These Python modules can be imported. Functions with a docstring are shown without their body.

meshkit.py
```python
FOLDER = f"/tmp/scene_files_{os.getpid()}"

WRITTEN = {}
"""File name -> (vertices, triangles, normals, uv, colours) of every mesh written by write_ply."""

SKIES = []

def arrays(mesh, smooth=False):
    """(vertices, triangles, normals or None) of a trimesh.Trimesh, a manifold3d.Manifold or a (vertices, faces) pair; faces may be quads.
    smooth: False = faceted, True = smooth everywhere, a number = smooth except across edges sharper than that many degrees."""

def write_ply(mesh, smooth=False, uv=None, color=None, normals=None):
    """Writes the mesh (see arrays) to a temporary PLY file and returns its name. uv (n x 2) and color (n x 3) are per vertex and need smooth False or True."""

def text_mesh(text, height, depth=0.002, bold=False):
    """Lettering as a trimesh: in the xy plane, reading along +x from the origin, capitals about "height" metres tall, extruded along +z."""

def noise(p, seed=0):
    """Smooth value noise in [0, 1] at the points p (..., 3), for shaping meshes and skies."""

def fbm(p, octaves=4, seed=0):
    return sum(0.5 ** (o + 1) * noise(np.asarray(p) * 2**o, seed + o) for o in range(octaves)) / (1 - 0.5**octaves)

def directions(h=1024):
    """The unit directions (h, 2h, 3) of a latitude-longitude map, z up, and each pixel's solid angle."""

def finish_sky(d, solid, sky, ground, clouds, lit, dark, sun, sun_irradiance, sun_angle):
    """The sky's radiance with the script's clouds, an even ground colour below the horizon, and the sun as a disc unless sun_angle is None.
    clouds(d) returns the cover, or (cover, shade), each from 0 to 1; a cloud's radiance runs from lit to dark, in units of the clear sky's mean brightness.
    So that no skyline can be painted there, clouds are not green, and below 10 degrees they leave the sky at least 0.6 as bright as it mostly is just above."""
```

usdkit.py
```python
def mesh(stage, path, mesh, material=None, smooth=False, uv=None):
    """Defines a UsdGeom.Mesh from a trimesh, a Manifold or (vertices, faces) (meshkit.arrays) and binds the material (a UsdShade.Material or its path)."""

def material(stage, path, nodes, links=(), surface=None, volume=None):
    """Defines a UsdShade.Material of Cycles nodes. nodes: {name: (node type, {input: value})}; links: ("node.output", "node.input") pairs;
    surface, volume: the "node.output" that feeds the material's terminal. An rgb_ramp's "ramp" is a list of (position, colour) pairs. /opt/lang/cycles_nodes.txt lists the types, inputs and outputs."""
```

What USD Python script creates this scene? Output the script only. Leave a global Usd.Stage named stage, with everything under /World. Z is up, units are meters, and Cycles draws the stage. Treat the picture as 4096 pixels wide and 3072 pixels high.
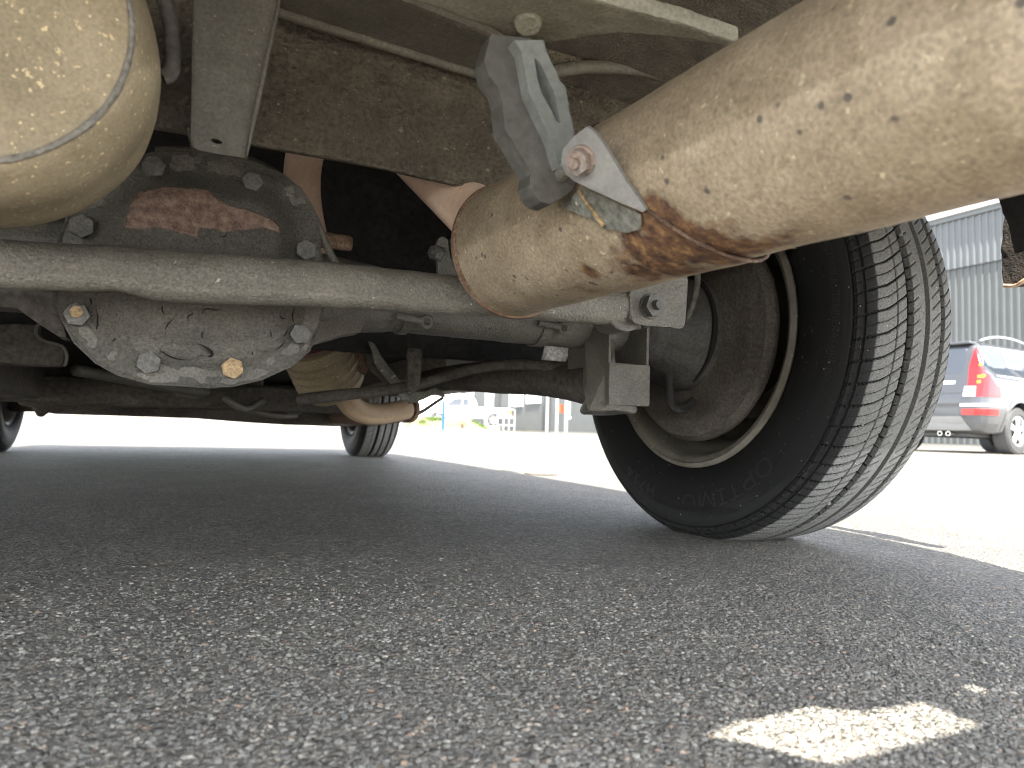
import math, random
import numpy as np, trimesh, usdkit, meshkit
import manifold3d as m3
from manifold3d import Manifold, CrossSection
from shapely.geometry import Polygon, Point, LineString, MultiPolygon
from shapely.ops import unary_union
from scipy.spatial import cKDTree
from pxr import Usd, UsdGeom, UsdLux, UsdShade, Sdf, Gf, Vt

stage = Usd.Stage.CreateInMemory()
UsdGeom.SetStageUpAxis(stage, UsdGeom.Tokens.z)
UsdGeom.SetStageMetersPerUnit(stage, 1.0)
World = UsdGeom.Xform.Define(stage, '/World').GetPrim()
stage.SetDefaultPrim(World)
UsdGeom.Scope.Define(stage, '/World/Looks')
rng = np.random.default_rng(7); random.seed(7)

# ---------------------------------------------------------------- camera
FPX, W0, H0 = 2745.9, 4096.0, 3072.0
CAM = np.array([-.0562, -.7982, .1447])
_yaw, _pit, _rol = .4455, .0662, .0311
FW = np.array([math.sin(_yaw)*math.cos(_pit), math.cos(_yaw)*math.cos(_pit), math.sin(_pit)])
_r0 = np.array([math.cos(_yaw), -math.sin(_yaw), 0.]); _u0 = np.cross(_r0, FW)
RT = _r0*math.cos(_rol) + _u0*math.sin(_rol); UP = _u0*math.cos(_rol) - _r0*math.sin(_rol)
cam = UsdGeom.Camera.Define(stage, '/World/camera')
M = Gf.Matrix4d(*RT, 0, *UP, 0, *(-FW), 0, *CAM, 1)
cam.AddTransformOp().Set(M)
APER = 9.8
cam.CreateHorizontalApertureAttr(APER); cam.CreateVerticalApertureAttr(APER*H0/W0)
cam.CreateFocalLengthAttr(APER*FPX/W0)
cam.CreateFStopAttr(2.8); cam.CreateFocusDistanceAttr(.70)
cam.CreateClippingRangeAttr(Gf.Vec2f(.01, 2000))
cam.CreateExposureAttr(2.82)

# ---------------------------------------------------------------- sky and sun
SUN = np.array([-.13, -.53, .84]); SUN /= np.linalg.norm(SUN)
dome = UsdLux.DomeLight.Define(stage, '/World/sky')
dome.GetPrim().SetCustomDataByKey('kind', 'structure')
dome.GetPrim().SetCustomDataByKey('label', 'clear bright sky over the lot')
sky_m = usdkit.material(stage, '/World/Looks/sky', {
    's': ('sky_texture', {'sky_type': 'single_scattering', 'sun_disc': False, 'sun_elevation': float(math.asin(SUN[2])), 'sun_rotation': float(math.atan2(SUN[0], SUN[1]))}),
    'h': ('hsv', {'saturation': .42, 'value': 1.15}), 'tc': ('texture_coordinate', {}), 'n': ('noise_texture', {'scale': 2.2, 'detail': 6., 'roughness': .6}), 'nr': ('map_range', {'from_min': .42, 'from_max': .7, 'to_min': 0., 'to_max': .55, 'clamp': True}),
    'h2': ('hsv', {'saturation': .08, 'value': 1.7}), 'mx': ('mix', {}),
    'b': ('background_shader', {'strength': .13})}, [('s.color', 'h.color'), ('s.color', 'h2.color'), ('tc.generated', 'n.vector'), ('n.fac', 'nr.value'), ('nr.result', 'mx.fac'), ('h.color', 'mx.color1'), ('h2.color', 'mx.color2'), ('mx.color', 'b.color')], surface='b.background')
UsdShade.MaterialBindingAPI.Apply(dome.GetPrim()).Bind(sky_m)
sun = UsdLux.DistantLight.Define(stage, '/World/sun')
sun.CreateNormalizeAttr(True); sun.CreateIntensityAttr(1.1); sun.CreateAngleAttr(.5); sun.CreateColorAttr(Gf.Vec3f(1, .95, .86))
_z = SUN; _x = np.cross([0, 1, 0.], _z); _x /= np.linalg.norm(_x); _y = np.cross(_z, _x)
sun.AddTransformOp().Set(Gf.Matrix4d(*_x, 0, *_y, 0, *_z, 0, 0, 0, 30, 1))

# ---------------------------------------------------------------- measuring helpers (photo measurements -> metres)
def ray(x, y): return FW + RT*(x-2048)/FPX + UP*(1536-y)/FPX
def at_y(x, y, Y): d = ray(x, y); return CAM + d*(Y-CAM[1])/d[1]
def at_x(x, y, X): d = ray(x, y); return CAM + d*(X-CAM[0])/d[0]
def at_z(x, y, Z): d = ray(x, y); return CAM + d*(Z-CAM[2])/d[2]

# ---------------------------------------------------------------- prim helpers
used = {}
def numbered(parent, name):
    k = (parent, name); n = used.get(k, 0); used[k] = n+1
    return name if n == 0 else f'{name}_{n:03d}'
def ppath(parent): return '/World' if parent is None else str(parent.GetPath())
def tag(p, label=None, cat=None, group=None, kind=None):
    for k, v in (('label', label), ('category', cat), ('group', group), ('kind', kind)):
        if v: p.SetCustomDataByKey(k, v)
    return p
def xf(name, parent=None, loc=(0, 0, 0), rz=0.):
    x = UsdGeom.Xform.Define(stage, ppath(parent) + '/' + numbered(ppath(parent), name))
    if any(loc) or rz:
        x.AddTranslateOp().Set(Gf.Vec3d(*map(float, loc)))
        if rz: x.AddRotateZOp().Set(float(math.degrees(rz)))
    return x.GetPrim()
def obj(name, mesh, mat, parent=None, smooth=35, attrs=None, label=None):
    path = ppath(parent) + '/' + numbered(ppath(parent), name)
    g = usdkit.mesh(stage, path, mesh, mat, smooth)
    if attrs:
        pts = np.array(g.GetPointsAttr().Get())
        for k, fn in attrs.items():
            UsdGeom.PrimvarsAPI(g).CreatePrimvar(k, Sdf.ValueTypeNames.FloatArray, 'vertex').Set(Vt.FloatArray.FromNumpy(np.asarray(fn(pts), np.float32)))
    p = g.GetPrim()
    if label: p.SetCustomDataByKey('label', label)
    return p
def ref(src, name, parent=None, loc=(0, 0, 0), rz=0., label=None, group=None, flip=False):
    x = UsdGeom.Xform.Define(stage, ppath(parent) + '/' + numbered(ppath(parent), name))
    p = x.GetPrim(); p.GetReferences().AddInternalReference(src.GetPath())
    x.ClearXformOpOrder()
    x.AddTranslateOp(opSuffix='copy').Set(Gf.Vec3d(*map(float, loc)))
    x.AddRotateZOp(opSuffix='copy').Set(float(math.degrees(rz)))
    if label: p.SetCustomDataByKey('label', label)
    if group: p.SetCustomDataByKey('group', group)
    p.SetInstanceable(True)
    return p

# ---------------------------------------------------------------- shape helpers
def tm(m):
    if isinstance(m, Manifold):
        k = m.to_mesh(); return trimesh.Trimesh(np.array(k.vert_properties[:, :3]), np.array(k.tri_verts), process=False)
    return m
def man(t): return Manifold(m3.Mesh(np.asarray(t.vertices, np.float32), np.asarray(t.faces, np.uint32)))
def box(x0, x1, y0, y1, z0, z1): return Manifold.cube([x1-x0, y1-y0, z1-z0]).translate([x0, y0, z0])
def rbox(x0, x1, y0, y1, z0, z1, r, s=10):
    b = [Manifold.sphere(r, s).translate([a, c, d]) for a in (x0+r, x1-r) for c in (y0+r, y1-r) for d in (z0+r, z1-r)]
    return Manifold.batch_hull(b)
def cat(*ms): return trimesh.util.concatenate([tm(m) for m in ms])
def frame_to(t, origin, ax, ref_=(0, 0, 1)):
    """turns a mesh built along +z to run along ax from origin"""
    ax = np.asarray(ax, float); ax /= np.linalg.norm(ax)
    if abs(ax @ np.asarray(ref_, float)) > .95: ref_ = (1, 0, 0)
    x = np.cross(ref_, ax); x /= np.linalg.norm(x); y = np.cross(ax, x)
    t = tm(t).copy(); v = t.vertices
    t.vertices = np.asarray(origin) + v[:, :1]*x + v[:, 1:2]*y + v[:, 2:]*ax
    return t
def lathe(prof, n=48, origin=(0, 0, 0), ax=(0, 0, 1), closed=False):
    """prof: (r, z) list, revolved about ax"""
    prof = np.asarray(prof, float); th = np.linspace(0, 2*np.pi, n, endpoint=False); k = len(prof)
    v = np.stack([prof[None, :, 0]*np.cos(th)[:, None], prof[None, :, 0]*np.sin(th)[:, None], np.repeat(prof[None, :, 1], n, 0)], -1).reshape(-1, 3)
    f = []
    for i in range(n):
        j = (i+1) % n
        for a in range(k if closed else k-1):
            b = (a+1) % k
            f += [(i*k+a, j*k+a, j*k+b), (i*k+a, j*k+b, i*k+b)]
    t = trimesh.Trimesh(v, f, process=False); t.merge_vertices()
    t.update_faces(t.nondegenerate_faces())
    return frame_to(t, origin, ax)
def spline(pts, n):
    from scipy.interpolate import CubicSpline
    p = np.asarray(pts, float); d = np.r_[0, np.cumsum(np.linalg.norm(np.diff(p, axis=0), axis=1))]
    return CubicSpline(d, p)(np.linspace(0, d[-1], n))
def tube(pts, r, n=60, seg=20, straight=False, cap=True, amp=0., fr=20., seed=0):
    p = np.asarray(pts, float)
    if straight:
        d = np.r_[0, np.cumsum(np.linalg.norm(np.diff(p, axis=0), axis=1))]; s = np.linspace(0, d[-1], n)
        c = np.stack([np.interp(s, d, p[:, k]) for k in range(3)], 1)
    else: c = spline(p, n)
    t = np.gradient(c, axis=0); t /= np.linalg.norm(t, axis=1)[:, None]
    rr = np.interp(np.linspace(0, 1, n), np.linspace(0, 1, len(np.atleast_1d(r))), np.atleast_1d(r))
    u = np.cross(t[0], [0.02, 0.11, 1.]); u /= np.linalg.norm(u); rows = []
    th = np.linspace(0, 2*np.pi, seg, endpoint=False)
    for i in range(n):
        u = u - t[i]*(u@t[i]); u /= np.linalg.norm(u); w = np.cross(t[i], u)
        rows.append(c[i] + rr[i]*(np.cos(th)[:, None]*u + np.sin(th)[:, None]*w))
    v = np.concatenate(rows)
    if amp:
        ctr = np.repeat(c, seg, 0); nn = (v-ctr); nn /= np.linalg.norm(nn, axis=1)[:, None]
        v = v + nn*(amp*(meshkit.fbm(v*fr, 4, seed)-.5)*2)[:, None]
    f = []
    for i in range(n-1):
        for j in range(seg):
            k = (j+1) % seg; a, b, cc, d = i*seg+j, i*seg+k, (i+1)*seg+k, (i+1)*seg+j
            f += [(a, b, cc), (a, cc, d)]
    if cap:
        v = np.vstack([v, c[0], c[-1]]); q = len(v)-2
        for j in range(seg):
            k = (j+1) % seg; f += [(q, k, j), (q+1, (n-1)*seg+j, (n-1)*seg+k)]
    return trimesh.Trimesh(v, f, process=False)
def ext(poly, h, z0=0.):
    return trimesh.creation.extrude_polygon(poly, h, engine='earcut').apply_translation([0, 0, z0])
def bev_ext(poly, h, b=.001):
    """extrusion with a chamfered rim"""
    inner = poly.buffer(-b, join_style=2)
    return cat(*[ext(g, h) for g in getattr(inner, 'geoms', [inner])], *[ext(g, h-2*b, b) for g in getattr(poly, 'geoms', [poly])])
def plate_y(px, Y, th, holes=(), b=0.):
    """plate whose near face lies in the plane y = Y, outline given as photo points, thickness along +y"""
    P3 = np.array([at_y(x, y, Y) for x, y in px]); poly = Polygon(P3[:, [0, 2]])
    for h in holes: poly = poly.difference(Polygon(np.array([at_y(x, y, Y) for x, y in h])[:, [0, 2]]))
    poly = poly.buffer(0); t = bev_ext(poly, th, b) if b else ext(poly, th)
    v = t.vertices; t.vertices = np.stack([v[:, 0], Y+th-v[:, 2], v[:, 1]], 1)
    return t
def plate_pts(P3, n, th):
    """flat plate through 3-D outline points; thickness along -n (away from the near face)"""
    P3 = np.asarray(P3); n = np.asarray(n, float); n /= np.linalg.norm(n); o = P3.mean(0)
    x = np.cross([0, 0, 1.], n); x /= np.linalg.norm(x); y = np.cross(n, x)
    q = np.stack([(P3-o)@x, (P3-o)@y], 1); t = ext(Polygon(q).buffer(0), th, -th)
    v = t.vertices; t.vertices = o + v[:, :1]*x + v[:, 1:2]*y + v[:, 2:]*n
    return t
def lumpy(t, edge=.004, amp=.0008, fr=90., smooth=3, seed=0):
    """evens the mesh out, rounds its edges and gives it the lumpy skin of old underseal"""
    m = man(tm(t)) if not isinstance(t, Manifold) else t
    q = tm(m.refine_to_length(edge)); q.merge_vertices()
    if smooth: trimesh.smoothing.filter_taubin(q, .5, .53, smooth)
    n = q.vertex_normals
    q.vertices = q.vertices + n*(amp*2*(meshkit.fbm(q.vertices*fr, 4, seed)-.5))[:, None]
    return q
def hexbolt(o, ax, af, h, wash=0., shank=0., dome=True, rot=0.):
    """hexagon head, chamfered, its outer face at the end of ax"""
    r = af/math.sqrt(3); hx = Manifold.cylinder(h, r, r, 6).rotate([0, 0, rot])
    hx = hx ^ Manifold.cylinder(h, af*.72, af*.56 if dome else af*.6, 24)
    ms = [hx]
    if wash: ms.append(Manifold.cylinder(h*.22, wash, wash*.96, 24))
    if shank: ms.append(Manifold.cylinder(h+shank, af*.26, af*.23, 14))
    return frame_to(cat(*ms), o, ax)

# ---------------------------------------------------------------- materials
def L(*c): return tuple(c)
def grime(name, cols, rough=.75, scale=14., fine=220., bump=.4, bdist=.002, speck=None, speck_amt=.06, spec=.3, metal=0., rust=False, midbump=0., fine_mix=.25, dots=None):
    """old metal: blotches (cols: dark, mid, light) + fine grain + specks; optional rust where the mesh's "rust" value is high"""
    n = {'g': ('geometry', {}),
         'a': ('noise_texture', {'scale': scale, 'detail': 7., 'roughness': .62}),
         'r': ('rgb_ramp', {'ramp': [(.28, cols[0]), (.5, cols[1]), (.72, cols[2])]}),
         'b': ('noise_texture', {'scale': fine, 'detail': 4., 'roughness': .65}),
         'br': ('map_range', {'from_min': .3, 'from_max': .7, 'to_min': 1-fine_mix*2, 'to_max': 1+fine_mix*2}),
         'm': ('vector_math', {'math_type': 'scale'}),
         'bm': ('bump', {'strength': bump, 'distance': bdist}),
         'p': ('principled_bsdf', {'roughness': rough, 'specular_ior_level': spec, 'metallic': metal})}
    l = [('g.position', 'a.vector'), ('g.position', 'b.vector'), ('a.fac', 'r.fac'), ('b.fac', 'br.value'), ('r.color', 'm.vector1'), ('br.result', 'm.scale')]
    out = 'm.vector'; h = 'b.fac'
    if speck:
        n['v'] = ('noise_texture', {'scale': fine*.55, 'detail': 2., 'roughness': .5}); n['vr'] = ('map_range', {'from_min': .68-speck_amt, 'from_max': .72-speck_amt, 'to_min': 0., 'to_max': 1., 'clamp': True})
        n['vm'] = ('mix', {'color2': speck}); l += [('g.position', 'v.vector'), ('v.fac', 'vr.value'), ('vr.result', 'vm.fac'), (out, 'vm.color1')]; out = 'vm.color'
    if dots:
        col, sc, thr = dots
        n['dv'] = ('voronoi_texture', {'scale': sc, 'randomness': 1.}); n['dw'] = ('white_noise_texture', {}); n['dl'] = ('math', {'math_type': 'greater_than', 'value2': .45})
        n['dn'] = ('noise_texture', {'scale': sc*4, 'detail': 2.}); n['da'] = ('math', {'math_type': 'multiply_add', 'value2': .16}); n['dr'] = ('map_range', {'from_min': thr+.1, 'from_max': thr+.02, 'to_min': 0., 'to_max': .8, 'clamp': True})
        n['dm'] = ('math', {'math_type': 'multiply'}); n['dx'] = ('mix', {'color2': col})
        l += [('g.position', 'dv.vector'), ('g.position', 'dn.vector'), ('dv.position', 'dw.vector'), ('dw.value', 'dl.value1'), ('dn.fac', 'da.value1'), ('dv.distance', 'da.value3'), ('da.value', 'dr.value'), ('dr.result', 'dm.value1'), ('dl.value', 'dm.value2'), ('dm.value', 'dx.fac'), (out, 'dx.color1')]; out = 'dx.color'
    if midbump:
        n['mb'] = ('noise_texture', {'scale': fine*.18, 'detail': 3.}); n['mm'] = ('math', {'math_type': 'multiply_add', 'value2': midbump}); l += [('g.position', 'mb.vector'), ('mb.fac', 'mm.value1'), ('b.fac', 'mm.value3')]; h = 'mm.value'
    if rust:
        n['ra'] = ('attribute', {'attribute': 'rust'}); n['rn'] = ('noise_texture', {'scale': 55., 'detail': 6., 'roughness': .7})
        n['rs'] = ('math', {'math_type': 'multiply_add', 'value2': .9, 'value3': -.45}); n['radd'] = ('math', {'math_type': 'add'})
        n['rr'] = ('map_range', {'from_min': .42, 'from_max': .62, 'to_min': 0., 'to_max': 1., 'clamp': True})
        n['rn2'] = ('noise_texture', {'scale': 120., 'detail': 5., 'roughness': .7})
        n['rc'] = ('rgb_ramp', {'ramp': [(.3, (.018, .010, .008)), (.43, (.055, .028, .017)), (.55, (.105, .055, .028)), (.66, (.20, .115, .05)), (.78, (.33, .235, .13))] if rust == 'muffler' else [(.3, (.05, .03, .023)), (.5, (.14, .09, .068)), (.7, (.23, .16, .125))]})
        n['rx'] = ('mix', {})
        l += [('g.position', 'rn.vector'), ('g.position', 'rn2.vector'), ('rn.fac', 'rs.value1'), ('rs.value', 'radd.value1'), ('ra.fac', 'radd.value2'), ('radd.value', 'rr.value'), ('rn2.fac', 'rc.fac'), ('rr.result', 'rx.fac'), (out, 'rx.color1'), ('rc.color', 'rx.color2')]; out = 'rx.color'
        n['rb'] = ('math', {'math_type': 'multiply_add', 'value2': -.6}); l += [('rr.result', 'rb.value1'), (h, 'rb.value3')]; h = 'rb.value'
    l += [(h, 'bm.height'), ('bm.normal', 'p.normal'), (out, 'p.base_color')]
    return usdkit.material(stage, '/World/Looks/' + name, n, l, surface='p.BSDF')
def plain(name, col, rough=.5, metal=0., spec=.5, coat=0., var=.12, scale=8.):
    n = {'g': ('geometry', {}), 'a': ('noise_texture', {'scale': scale, 'detail': 5.}), 'r': ('map_range', {'from_min': .3, 'from_max': .7, 'to_min': 1-var, 'to_max': 1+var}),
         'm': ('vector_math', {'math_type': 'scale', 'vector1': col}), 'p': ('principled_bsdf', {'roughness': rough, 'metallic': metal, 'specular_ior_level': spec, 'coat_weight': coat})}
    return usdkit.material(stage, '/World/Looks/' + name, n, [('g.position', 'a.vector'), ('a.fac', 'r.value'), ('r.result', 'm.scale'), ('m.vector', 'p.base_color')], surface='p.BSDF')

M_dust = grime('dusty_tan_steel', [(0.1523, 0.1178, 0.0761), (0.2113, 0.1677, 0.1143), (0.275, 0.2215, 0.1565)], rough=.62, scale=26., fine=420., bump=.3, bdist=.0012, speck=(.36, .30, .20), speck_amt=.0, rust='muffler', dots=((.035, .03, .03), 84., .17), fine_mix=.17, spec=.35)
M_tank = grime('dusty_tan_tank', [(0.1335, 0.1065, 0.0641), (0.1781, 0.1437, 0.0909), (0.2225, 0.1807, 0.1176)], rough=.6, scale=20., fine=560., bump=.3, bdist=.0015, speck=(.42, .33, .19), speck_amt=.03, fine_mix=.12)
M_seam = grime('weld_grey', [(0.0864, 0.0762, 0.0642), (0.1178, 0.1067, 0.0906), (0.1414, 0.1256, 0.1057)], rough=.55, fine=300.)
M_rim_rust = grime('rusted_lip', [(0.075, 0.0413, 0.0263), (0.1275, 0.0788, 0.0525), (0.195, 0.135, 0.09)], rough=.85, scale=60., fine=400., bump=.7)
M_under = grime('black_brown_underseal', [(0.0593, 0.0493, 0.0364), (0.0896, 0.0752, 0.055), (0.1316, 0.1117, 0.0796)], rough=.7, scale=9., fine=260., bump=.85, bdist=.009, midbump=3., speck=(.20, .17, .12), speck_amt=-.01, fine_mix=.2)
M_coarse = grime('coarse_underseal', [(0.0624, 0.0537, 0.0424), (0.0998, 0.0849, 0.0662), (0.1373, 0.1186, 0.0936)], rough=.6, scale=30., fine=420., bump=1., bdist=.005, midbump=1.2, fine_mix=.25)
M_grey = grime('grey_underbody_paint', [(0.0608, 0.0539, 0.0412), (0.0866, 0.0777, 0.0606), (0.1124, 0.1013, 0.08)], rough=.6, scale=18., fine=330., bump=.45, bdist=.002, speck=(.16, .14, .10), speck_amt=.0, fine_mix=.14)
M_strap = grime('brown_grey_strap', [(0.0365, 0.0328, 0.0256), (0.0535, 0.0486, 0.0377), (0.0753, 0.068, 0.0535)], rough=.6, scale=18., fine=420., bump=.4, bdist=.002, speck=(.13, .11, .075), speck_amt=-.01, fine_mix=.14)
M_gus = grime('dusty_gusset', [(0.1099, 0.1017, 0.0764), (0.1561, 0.1446, 0.112), (0.2024, 0.1885, 0.1486)], rough=.6, scale=22., fine=420., bump=.45, bdist=.002, midbump=.5, fine_mix=.14)
M_seamrust = grime('dark_seam', [(.03, .018, .012), (.07, .042, .028), (.15, .10, .07)], rough=.85, scale=90., fine=400., bump=.7)
M_axle = grime('axle_underseal', [(0.0565, 0.0519, 0.0422), (0.0831, 0.0766, 0.062), (0.1096, 0.1019, 0.0832)], rough=.44, scale=14., fine=420., bump=.8, bdist=.0022, midbump=.6, speck=(.12, .11, .09), speck_amt=-.02, fine_mix=.26, spec=.65)
M_rod = grime('rod_underseal', [(0.0746, 0.0684, 0.0556), (0.1097, 0.101, 0.0818), (0.1446, 0.1344, 0.1098)], rough=.44, scale=14., fine=420., bump=.8, bdist=.0022, midbump=.6, speck=(.34, .32, .27), speck_amt=-.03, fine_mix=.26, spec=.65)
M_cover = grime('flaking_underseal', [(0.0365, 0.0336, 0.0282), (0.0536, 0.0492, 0.0406), (0.0731, 0.0673, 0.0535)], rough=.58, scale=16., fine=420., bump=.75, bdist=.002, midbump=.8, rust='cover', fine_mix=.26, spec=.4)
M_crack = plain('crack_black', (.012, .011, .010), .9, spec=.1)
M_bolt = grime('bolt_grey', [(0.0484, 0.0462, 0.042), (0.0753, 0.0727, 0.0646), (0.0968, 0.0926, 0.0834)], rough=.5, scale=60., fine=400., bump=.3, bdist=.001)
M_brass = grime('bare_bolt', [(0.168, 0.1064, 0.0448), (0.252, 0.1736, 0.0896), (0.308, 0.2352, 0.1456)], rough=.55, scale=140., fine=400., bump=.4, bdist=.001)
M_rustbolt = grime('rusty_bolt', [(0.096, 0.0574, 0.0392), (0.162, 0.1283, 0.1069), (0.216, 0.2093, 0.1995)], rough=.6, scale=70., fine=300., bump=.4, bdist=.001)
M_galv = grime('dull_zinc', [(0.0992, 0.0957, 0.0864), (0.1275, 0.1236, 0.1138), (0.1559, 0.1493, 0.1365)], rough=.5, scale=40., fine=350., bump=.2, bdist=.001, fine_mix=.07)
M_galvd = grime('dirty_zinc', [(0.0868, 0.0868, 0.0713), (0.124, 0.1209, 0.1023), (0.1612, 0.155, 0.124)], rough=.5, scale=40., fine=250., bump=.3, bdist=.001, speck=(.5, .46, .35), speck_amt=.0)
M_rubber = grime('perished_rubber', [(0.0424, 0.0402, 0.0348), (0.0581, 0.0544, 0.0477), (0.0736, 0.07, 0.0616)], rough=.75, scale=24., fine=180., bump=.3, bdist=.0015, fine_mix=.1)
M_rubedge = grime('grey_rubber_edge', [(0.0903, 0.0939, 0.0853), (0.1047, 0.1084, 0.099), (0.1228, 0.1264, 0.1156)], rough=.75, scale=40., fine=260., bump=.4, bdist=.0015, fine_mix=.07)
M_pipe = grime('pinkish_pipe', [(0.3837, 0.2616, 0.1919), (0.465, 0.3314, 0.2499), (0.5463, 0.4068, 0.3081)], rough=.6, scale=14., fine=200., bump=.15, bdist=.001, fine_mix=.05)
M_tanpipe = grime('tan_pipe', [(0.2376, 0.1716, 0.1089), (0.2904, 0.2112, 0.1386), (0.33, 0.2508, 0.1716)], rough=.6, scale=14., fine=200., bump=.15, bdist=.001, fine_mix=.06)
M_dark = grime('dark_chassis', [(0.0374, 0.0323, 0.0272), (0.0578, 0.051, 0.0442), (0.0884, 0.0782, 0.0663)], rough=.75, scale=8., fine=120., bump=.5, bdist=.003)
M_black = grime('black_floor', [(.010, .009, .009), (.016, .015, .014), (.024, .022, .020)], rough=.85, scale=6., fine=100., bump=.5, bdist=.003)
M_brake = grime('brake_plate', [(0.0313, 0.0257, 0.0206), (0.0484, 0.0416, 0.0341), (0.0682, 0.057, 0.0466)], rough=.75, scale=11., fine=260., bump=.4, bdist=.0015, speck=(.10, .05, .03), speck_amt=.0)
M_hub = grime('hub_iron', [(0.0236, 0.0223, 0.0196), (0.0355, 0.0331, 0.0291), (0.0473, 0.044, 0.0378)], rough=.6, scale=20., fine=260., bump=.5, bdist=.0015)
M_wheel = grime('dusty_wheel_paint', [(0.074, 0.0653, 0.0505), (0.101, 0.0914, 0.0734), (0.1212, 0.111, 0.0887)], rough=.45, scale=26., fine=300., bump=.15, bdist=.001, fine_mix=.06, speck=(.42, .38, .3), speck_amt=-.02)
M_red = plain('red_primer', (.085, .038, .036), .7)
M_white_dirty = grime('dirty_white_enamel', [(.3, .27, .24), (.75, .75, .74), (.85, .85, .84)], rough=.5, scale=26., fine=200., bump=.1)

# tyre rubber: fine grain, scuffed grey running band (value "worn"), radial ribs in two sidewall bands
def rubber(name, ribs=True):
    n = {'tc': ('texture_coordinate', {}), 'b': ('noise_texture', {'scale': 620., 'detail': 3., 'roughness': .6}), 'd': ('noise_texture', {'scale': 26., 'detail': 5.}),
         'w': ('attribute', {'attribute': 'worn'}), 'wn': ('math', {'math_type': 'multiply_add', 'value2': .55, 'value3': -.28}), 'wa': ('math', {'math_type': 'add'}),
         'wr': ('map_range', {'from_min': .35, 'from_max': .6, 'to_min': 0., 'to_max': 1., 'clamp': True}),
         'br': ('map_range', {'from_min': .35, 'from_max': .65, 'to_min': .55, 'to_max': 1.45}),
         'mx': ('mix', {'color1': (.0068, .0066, .0066), 'color2': (.092, .0905, .085)}), 'm': ('vector_math', {'math_type': 'scale'}),
         'sp': ('noise_texture', {'scale': 330., 'detail': 1.}), 'sr': ('map_range', {'from_min': .765, 'from_max': .79, 'to_min': 0., 'to_max': 1., 'clamp': True}), 'sx': ('mix', {'color2': (.30, .27, .22)}),
         'bm': ('bump', {'strength': .35, 'distance': .001}), 'p': ('principled_bsdf', {'roughness': .7, 'specular_ior_level': .2})}
    l = [('tc.object', 'b.vector'), ('tc.object', 'd.vector'), ('tc.object', 'sp.vector'), ('d.fac', 'wn.value1'), ('wn.value', 'wa.value1'), ('w.fac', 'wa.value2'), ('wa.value', 'wr.value'), ('wr.result', 'mx.fac'),
         ('b.fac', 'br.value'), ('mx.color', 'm.vector1'), ('br.result', 'm.scale'), ('sp.fac', 'sr.value'), ('sr.result', 'sx.fac'), ('m.vector', 'sx.color1'), ('sx.color', 'p.base_color'), ('bm.normal', 'p.normal')]
    if ribs:
        n.update({'s': ('separate_xyz', {}), 'at': ('math', {'math_type': 'arctan2'}), 'k': ('math', {'math_type': 'multiply', 'value2': 420.}), 'si': ('math', {'math_type': 'sine'}),
                  'ra': ('attribute', {'attribute': 'ribs'}), 'rm': ('math', {'math_type': 'multiply'}), 'ad': ('math', {'math_type': 'multiply_add', 'value2': .28})})
        l += [('tc.object', 's.vector'), ('s.y', 'at.value1'), ('s.z', 'at.value2'), ('at.value', 'k.value1'), ('k.value', 'si.value1'), ('si.value', 'rm.value1'), ('ra.fac', 'rm.value2'), ('rm.value', 'ad.value1'), ('b.fac', 'ad.value3'), ('ad.value', 'bm.height')]
    else: l += [('b.fac', 'bm.height')]
    return usdkit.material(stage, '/World/Looks/' + name, n, l, surface='p.BSDF')
M_tyre = rubber('tyre_rubber')
M_letter = plain('sidewall_letters', (.0105, .0103, .0102), .62, spec=.25)

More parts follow.
